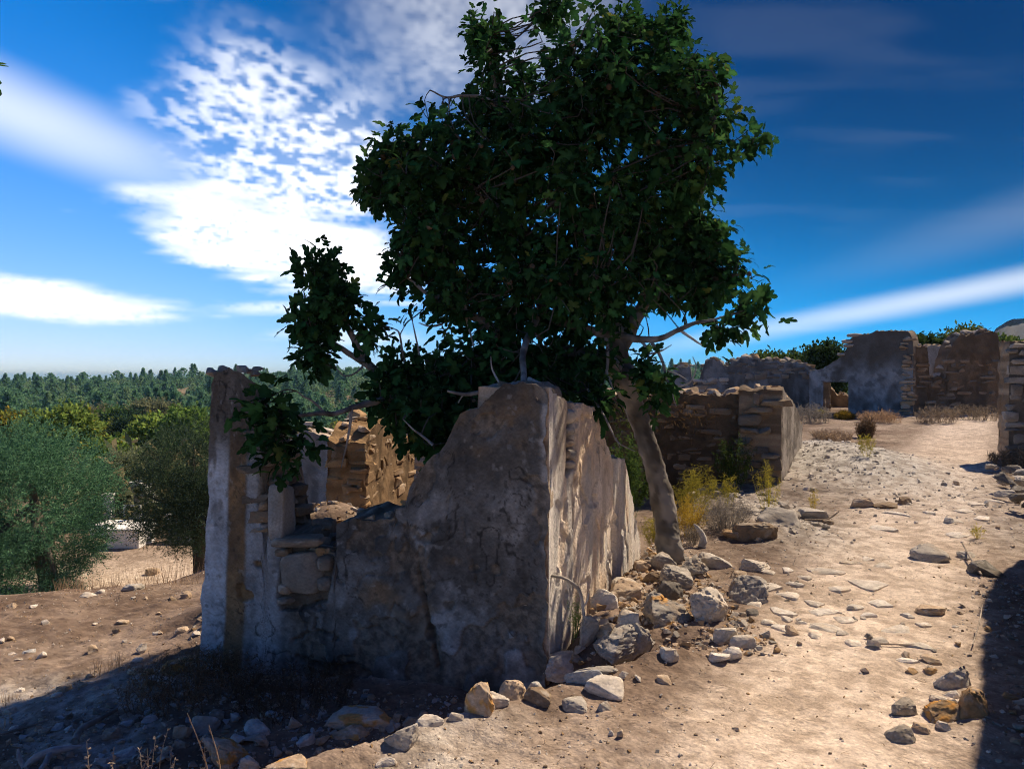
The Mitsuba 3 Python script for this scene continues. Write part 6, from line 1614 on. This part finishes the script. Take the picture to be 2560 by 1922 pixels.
weed("flowering_weed", "tiny weed with a yellow flower at the edge of the right-hand shadow", "weed", 4.42, 7.3, 0.20, 0.06, 8, (0.30, 0.28, 0.05), (0.60, 0.50, 0.06), burst=12, needle=0.035, nw=0.006)
weed("green_weed", "dark green leafy weed in the shade behind the fig trunk", "weed", 1.38, 9.4, 1.05, 0.42, 44, (0.035, 0.075, 0.015), (0.13, 0.20, 0.04), burst=60, needle=0.07, nw=0.014)
weed("green_weed", "dark weed growing in the corner of the earth wall right of the tall feathery weed", "weed", 2.85, 9.9, 0.75, 0.30, 26, (0.03, 0.06, 0.015), (0.09, 0.13, 0.03), burst=40, needle=0.07, nw=0.01)
weed("green_weed", "bright green sprig at the foot of the side wall below the dead branch", "weed", 0.40, 4.93, 0.30, 0.05, 9, (0.12, 0.22, 0.03), (0.30, 0.38, 0.08), burst=24, needle=0.03, nw=0.004)
weed("grey_shrub", "rounded grey spiny shrub beside the fig trunk's foot, near the path", "shrub", 2.1, 7.6, 0.34, 0.30, 170, *GREYISH, burst=16, needle=0.035, nw=0.004, foot=0.5)
weed("grey_shrub", "small grey-green shrub left of the rounded grey spiny one", "shrub", 1.66, 7.1, 0.20, 0.12, 40, (0.10, 0.12, 0.08), (0.26, 0.28, 0.2), burst=14, needle=0.03, nw=0.004, foot=0.5)
weed("dry_weeds", "dark brown tangle of dry weeds at the left foot of the ruin in the shade", "weeds", -1.95, 4.72, 0.26, 0.42, 190, (0.07, 0.055, 0.035), (0.20, 0.16, 0.09), burst=16, needle=0.05, nw=0.004, foot=0.9, bend=0.3)
weed("dry_weeds", "darkest tangle of weeds in the shade right of the ruin's left foot", "weeds", -1.30, 4.62, 0.20, 0.38, 130, (0.05, 0.045, 0.03), (0.14, 0.12, 0.07), burst=14, needle=0.05, nw=0.004, foot=0.9, bend=0.3)
for k, (x, y, h, r, lab) in enumerate([(-2.75, 5.25, 0.16, 0.12, "small tuft of dry orange grass on the left slope, nearest the ruin"), (-3.25, 4.85, 0.10, 0.14, "low tuft of straw in the middle of the left slope"), (-3.0, 4.45, 0.10, 0.12, "low tuft of straw just above the shadow at the left"),
                                      (-3.6, 8.1, 0.34, 0.5, "patch of pale dry grass on the rim left of the ruin's pillar"), (-4.3, 7.8, 0.22, 0.35, "thinner dry grass on the rim above the broad pale stone")]):
    weed("dry_grass", lab, "grass tuft", x, y, h, r, 150 if r > 0.3 else 46, *STRAW, foot=0.95, bend=0.25, sw=0.004)
for x, y, h, r, lab, lo, hi in [(7.45, 19.2, 0.50, 0.45, "pale grey dry brush at the foot of the long far wall, left of the doorway", *GREYISH), (8.6, 20.0, 0.22, 0.25, "brown dry brush in front of the low doorway", (0.17, 0.11, 0.06), (0.34, 0.25, 0.14)),
                                (7.15, 15.6, 0.42, 0.18, "dark brown dry bush standing at the far end of the gravel heap", (0.07, 0.05, 0.03), (0.2, 0.15, 0.09)), (6.35, 15.4, 0.20, 0.4, "straw-coloured brush left of the dark brown dry bush", (0.24, 0.19, 0.12), (0.46, 0.39, 0.27)),
                                (9.0, 18.9, 0.3, 0.5, "dry stalks at the foot of the tall far ruin, left part", *STRAW), (10.2, 18.6, 0.42, 0.5, "grey-green tuft at the right foot of the tall far ruin", (0.12, 0.13, 0.08), (0.32, 0.31, 0.2)),
                                (11.3, 19.0, 0.42, 0.6, "grey-green tuft in front of the reddish rubble wall", (0.1, 0.11, 0.07), (0.28, 0.28, 0.18)), (7.55, 11.55, 0.26, 0.42, "dry grass at the foot of the dark pier", (0.14, 0.12, 0.06), (0.34, 0.29, 0.15)),
                                (8.15, 20.4, 0.2, 0.14, "yellowish tuft by the left jamb of the low doorway", *YELLOW)]:
    weed("dry_brush", lab, "brush", x, y, h, r, 120, lo, hi, burst=10, needle=0.10, nw=0.010, sw=0.010, foot=0.85, bend=0.2)
for x, y, h, lab in [(1.62, 10.62, 0.5, "weed hanging on the earth wall left of the jutting flat stones"), (2.3, 10.5, 0.42, "reddish creeper on the earth wall")]:
    key = tag(new_key("wall_weed"), lab, "weed")
    at = np.array([x, y, 1.02]) + rp.normal(0, 1, (260, 3)) * [0.22, 0.05, 0.16]
    v, f = blades(rp, at, at + unit(rp.normal(size=at.shape) + [0, -0.6, -0.2]) * 0.07, 0.012, 0.2)
    lo, hi = ((0.05, 0.08, 0.02), (0.15, 0.19, 0.04)) if "hanging" in lab else ((0.10, 0.05, 0.035), (0.24, 0.11, 0.07))
    put("leaves", (v, f), "m_plant" if "hanging" in lab else "m_dry", key, color=np.repeat(lerp(lo, hi, rp.random(260)), 7, 0))

# dry litter: bits of straw and leaf stalk on the earth
n = 3600
x, y = rp.uniform(-4.4, 5.0, n), 2.3 + 6.5 * rp.random(n) ** 1.5
keep = rp.random(n) < 1.05 - 0.75 * path_worn(x, y)
x, y = x[keep], y[keep]
a0 = np.stack([x, y, ground_z(x, y) + 0.004], 1)
an, ln = rp.uniform(0, 6.28, len(x)), rp.uniform(0.015, 0.07, len(x))
a1 = a0 + np.stack([np.cos(an) * ln, np.sin(an) * ln, rp.uniform(0, 0.25, len(x)) * ln], 1)
a1[:, 2] = np.maximum(a1[:, 2], ground_z(a1[:, 0], a1[:, 1]) + 0.003)
v, f = blades(rp, a0, a1, rp.uniform(0.0015, 0.004, len(x)), 0.15)
tag(put("dry_litter", (v, f), "m_dry", color=np.repeat(lerp((0.16, 0.11, 0.07), (0.50, 0.41, 0.27), rp.random(len(x))), 7, 0)), "bits of straw and dry stalks strewn over the bare earth", "litter", kind="stuff")

# pale stalks with seed heads in the bottom left corner, and the two straws
key = tag(new_key("dry_stalks"), "thin pale stalks with small seed heads in the bottom left corner", "stalks")
for k in range(17):
    x, y = rp.uniform(-1.95, -1.40), rp.uniform(3.35, 3.75)
    z = float(ground_z(x, y))
    h = rp.uniform(0.10, 0.27)
    tip = np.array([x + rp.normal(0, 0.03), y + rp.normal(0, 0.03), z + h])
    sp = spline([(x, y, z - 0.02, 0.0022), (*((np.array([x, y, z]) + tip) / 2 + rp.normal(0, 0.008, 3)), 0.0018), (*tip, 0.0012)], 8)
    head = [tube(sp, 5)]
    for _ in range(7):
        a = sp[rp.integers(4, 8), :3]
        e = a + unit(rp.normal(size=3) + [0, 0, 0.6]) * 0.018
        head.append(tube([(*a, 0.001), (*((a + e) / 2), 0.0035), (*e, 0.001)], 5))
    v, f, c = join([(a, b, np.array([0.46, 0.40, 0.29])) for a, b in head])
    put("stalk", (v, f), "m_plain", key, smooth=True, color=c)
for a, b, lab in [((-1.39, 3.58, -0.29), (-1.51, 3.58, 0.085), "longer one of two slanting straws at the bottom left, beside the triangular grey stone"), ((-1.345, 3.58, -0.29), (-1.41, 3.58, 0.03), "shorter one of two slanting straws at the bottom left")]:
    p = spline([(*a, 0.003), (*((np.array(a) + b) / 2 + [0.012, 0, 0]), 0.0025), (*b, 0.0012)], 14)
    parts = [tube(p, 6)]
    for t in (5, 8, 11):
        parts.append(tube([(*p[t, :3], 0.002), (*(p[t, :3] + [0.016 * (-1) ** t, 0, 0.028]), 0.0012)], 5))
    v, f, c = join([(q, g, np.array([0.52, 0.42, 0.22])) for q, g in parts])
    tag(put("straw", (v, f), "m_plain", smooth=True, color=c), lab, "straw")


def wood(name, label, runs, lo, hi, cat, seed=0):
    key = tag(new_key(name), label, cat)
    for k, pts in enumerate(runs):
        v, f = tube(spline(pts, 10 * len(pts)), 9, 0.3, seed + k)
        put("limb" if len(runs) > 1 else "stick", (v, f), "m_bark", key, smooth=True, color=bark_color(v, lo, hi, seed + 500, amount=0.35))


gg = lambda x, y, up: (x, y, float(ground_z(x, y)) + up)  # noqa: E731
wood("dead_branch", "pale forked dead branch arching from the side wall's corner down among the stones", [[(0.228, 4.80, 0.41, 0.009), (0.31, 4.83, 0.39, 0.010), (0.385, 4.87, 0.34, 0.011), (0.435, 4.90, 0.27, 0.012), (0.455, 4.90, 0.14, 0.011), (0.465, 4.90, 0.02, 0.009)],
                                                                                                   [(0.448, 4.90, 0.18, 0.007), (0.475, 4.89, 0.22, 0.006), (0.487, 4.88, 0.28, 0.004)]], (0.28, 0.26, 0.24), (0.48, 0.46, 0.43), "branch", 1)
wood("fallen_branch", "long dark fallen branch lying in the shade at the left", [[(*gg(-2.33, 4.10, 0.02), 0.019), (*gg(-2.36, 4.22, 0.045), 0.018), (*gg(-2.34, 4.36, 0.04), 0.015), (*gg(-2.31, 4.50, 0.03), 0.010)], [(*gg(-2.9, 4.28, 0.02), 0.008), (*gg(-2.76, 4.36, 0.03), 0.008), (*gg(-2.68, 4.45, 0.02), 0.005)]],
     (0.13, 0.12, 0.115), (0.26, 0.25, 0.24), "branch", 4)
wood("driftwood", "gnarled bleached root in the shade in the bottom left corner", [[(*gg(-2.47, 3.90, 0.0), 0.012), (*gg(-2.43, 3.92, 0.03), 0.022), (*gg(-2.37, 3.95, 0.035), 0.024), (*gg(-2.31, 4.0, 0.03), 0.016), (*gg(-2.27, 4.05, 0.02), 0.007)],
                                                                              [(*gg(-2.37, 3.95, 0.035), 0.018), (*gg(-2.35, 3.88, 0.02), 0.015), (*gg(-2.36, 3.82, 0.0), 0.008)], [(*gg(-2.47, 3.90, 0.0), 0.012), (*gg(-2.51, 3.92, 0.05), 0.010), (*gg(-2.53, 3.94, 0.09), 0.005)]],
     (0.25, 0.26, 0.28), (0.44, 0.45, 0.47), "driftwood", 7)
wood("driftwood", "weathered pale piece of wood standing beside the grey spiny shrub", [[(*gg(1.72, 7.0, 0.0), 0.035), (*gg(1.74, 7.02, 0.08), 0.03), (*gg(1.70, 7.04, 0.16), 0.022), (*gg(1.66, 7.05, 0.20), 0.01)]], (0.34, 0.33, 0.31), (0.52, 0.50, 0.47), "driftwood", 9)
wood("stick", "thin stick lying at the edge of the right-hand shadow, beside the dark slab", [[(*gg(4.04, 6.92, 0.07), 0.007), (*gg(3.86, 6.5, 0.06), 0.008), (*gg(3.68, 6.05, 0.03), 0.009)]], (0.25, 0.21, 0.17), (0.4, 0.35, 0.29), "stick", 11)
wood("stick", "slender pale stick in the right-hand shadow above the lumpy whitish boulder", [[(*gg(2.72, 4.55, 0.03), 0.004), (*gg(2.86, 4.72, 0.10), 0.004), (*gg(3.02, 4.95, 0.16), 0.003)]], (0.35, 0.31, 0.25), (0.5, 0.45, 0.37), "stick", 12)
wood("stick", "short twig lying flat on the path below the flagstones", [[(*gg(2.15, 4.62, 0.012), 0.004), (*gg(2.28, 4.61, 0.014), 0.005), (*gg(2.40, 4.60, 0.012), 0.004)]], (0.3, 0.25, 0.19), (0.45, 0.38, 0.3), "stick", 13)
wood("stick", "crooked twig beside the small brown stone near the grey outcrops", [[(*gg(3.05, 8.05, 0.02), 0.008), (*gg(3.3, 8.1, 0.03), 0.008), (*gg(3.45, 8.15, 0.10), 0.006)]], (0.2, 0.16, 0.13), (0.36, 0.3, 0.24), "stick", 14)

# ------------------------------------------------------------------ below the terrace: white graves


def box_mesh(lo, hi, bevel=0.015):
    lo, hi = np.array(lo, float), np.array(hi, float)
    p = []
    for sx in (0, 1):
        for sy in (0, 1):
            for sz in (0, 1):
                c = np.where([sx, sy, sz], hi, lo)
                inw = np.where([sx, sy, sz], -1, 1) * bevel
                for ax in range(3):
                    q = c + inw
                    q[ax] = c[ax]
                    p.append(q)
    return hull_mesh(np.array(p))


WHITE = np.array([0.74, 0.75, 0.76])


def part(name, parent, lo, hi, col=WHITE, mat="m_plain", bevel=0.015):
    v, f = box_mesh(lo, hi, bevel)
    return put(name, (v, f), mat, parent, color=np.tile(col, (len(v), 1)))


key = tag(new_key("grave_pillar"), "white stepped pillar of a grave between the two big olive trees", "grave")
x, y, g = -12.85, 24.6, gz(-12.85, 24.6)
part("base", key, (x - 0.20, y - 0.2, g - 0.1), (x + 0.20, y + 0.2, g + 0.22))
part("shaft", key, (x - 0.13, y - 0.13, g + 0.22), (x + 0.13, y + 0.13, g + 1.02))
part("cap", key, (x - 0.17, y - 0.17, g + 1.02), (x + 0.17, y + 0.17, g + 1.10))
key = tag(new_key("grave"), "low white tiered grave slab in front of the white pillar", "grave")
x, y = -12.1, 23.6
g = gz(x, y)
part("plinth", key, (x - 0.55, y - 0.5, g - 0.1), (x + 0.45, y + 0.5, g + 0.25))
part("slab", key, (x - 0.45, y - 0.4, g + 0.25), (x + 0.35, y + 0.4, g + 0.36))
key = tag(new_key("grave"), "white grave with a rounded vault top, half hidden by the dark olive tree", "grave")
x, y, g = -12.55, 26.0, gz(-12.55, 26.0)
a = np.linspace(0, np.pi, 14)
ring = np.stack([0.48 * np.cos(a), 0.34 * np.sin(a) + 1.0], 1)
ring = np.vstack([ring, [[-0.48, 0], [0.48, 0]]])
pts = np.vstack([np.column_stack([x + ring[:, 0], np.full(16, y - 0.5), g + ring[:, 1]]), np.column_stack([x + ring[:, 0], np.full(16, y + 0.5), g + ring[:, 1]])])
v, f = hull_mesh(pts)
put("vault", (v, f), "m_plain", key, color=np.tile(WHITE, (len(v), 1)))
part("step", key, (x - 0.7, y - 0.8, g - 0.1), (x + 0.7, y - 0.51, g + 0.2))
key = tag(new_key("grave_railing"), "thin white railing standing on a grave beside the white pillar", "railing")
x, y, g = -12.0, 24.4, gz(-12.0, 24.4)
for s in (-0.25, 0.25):
    part("post", key, (x + s - 0.03, y - 0.03, g - 0.05), (x + s + 0.03, y + 0.03, g + 0.75), bevel=0.005)
part("rail", key, (x - 0.22, y - 0.025, g + 0.69), (x + 0.22, y + 0.025, g + 0.745), bevel=0.005)
key = tag(new_key("grave"), "plain white grave box below the rounded one, at the dark olive's left edge", "grave")
x, y = -10.85, 22.0
g = gz(x, y)
part("box", key, (x - 0.45, y - 0.5, g - 0.1), (x + 0.45, y + 0.5, g + 0.5))
part("lid", key, (x - 0.5, y - 0.55, g + 0.5), (x + 0.5, y + 0.55, g + 0.57))
key = tag(new_key("white_wall"), "low white wall glimpsed through the dark olive tree's lower branches", "wall")
x0, x1, y = -10.0, -8.2, 22.5
g = gz(-9.1, y)
part("wall", key, (x0, y - 0.12, g - 0.2), (x1, y + 0.12, g + 0.75))
part("coping", key, (x0 - 0.05, y - 0.17, g + 0.75), (x1 + 0.05, y + 0.17, g + 0.81))

# ------------------------------------------------------------------ the air between here and the sea
scene["air"] = {"type": "homogeneous", "albedo": {"type": "rgb", "value": [0.50, 0.76, 0.99]}, "sigma_t": {"type": "rgb", "value": [0.00013, 0.00016, 0.00022]}}
scene["haze"] = {"type": "cube", "to_world": T().translate([0, 0, -98.5]).scale([62000, 62000, 146.5]), "bsdf": {"type": "null"}, "interior": {"type": "ref", "id": "air"}}
camera["medium"] = {"type": "ref", "id": "air"}
tag("haze", "thin bluish haze that softens the far hills", kind="stuff")
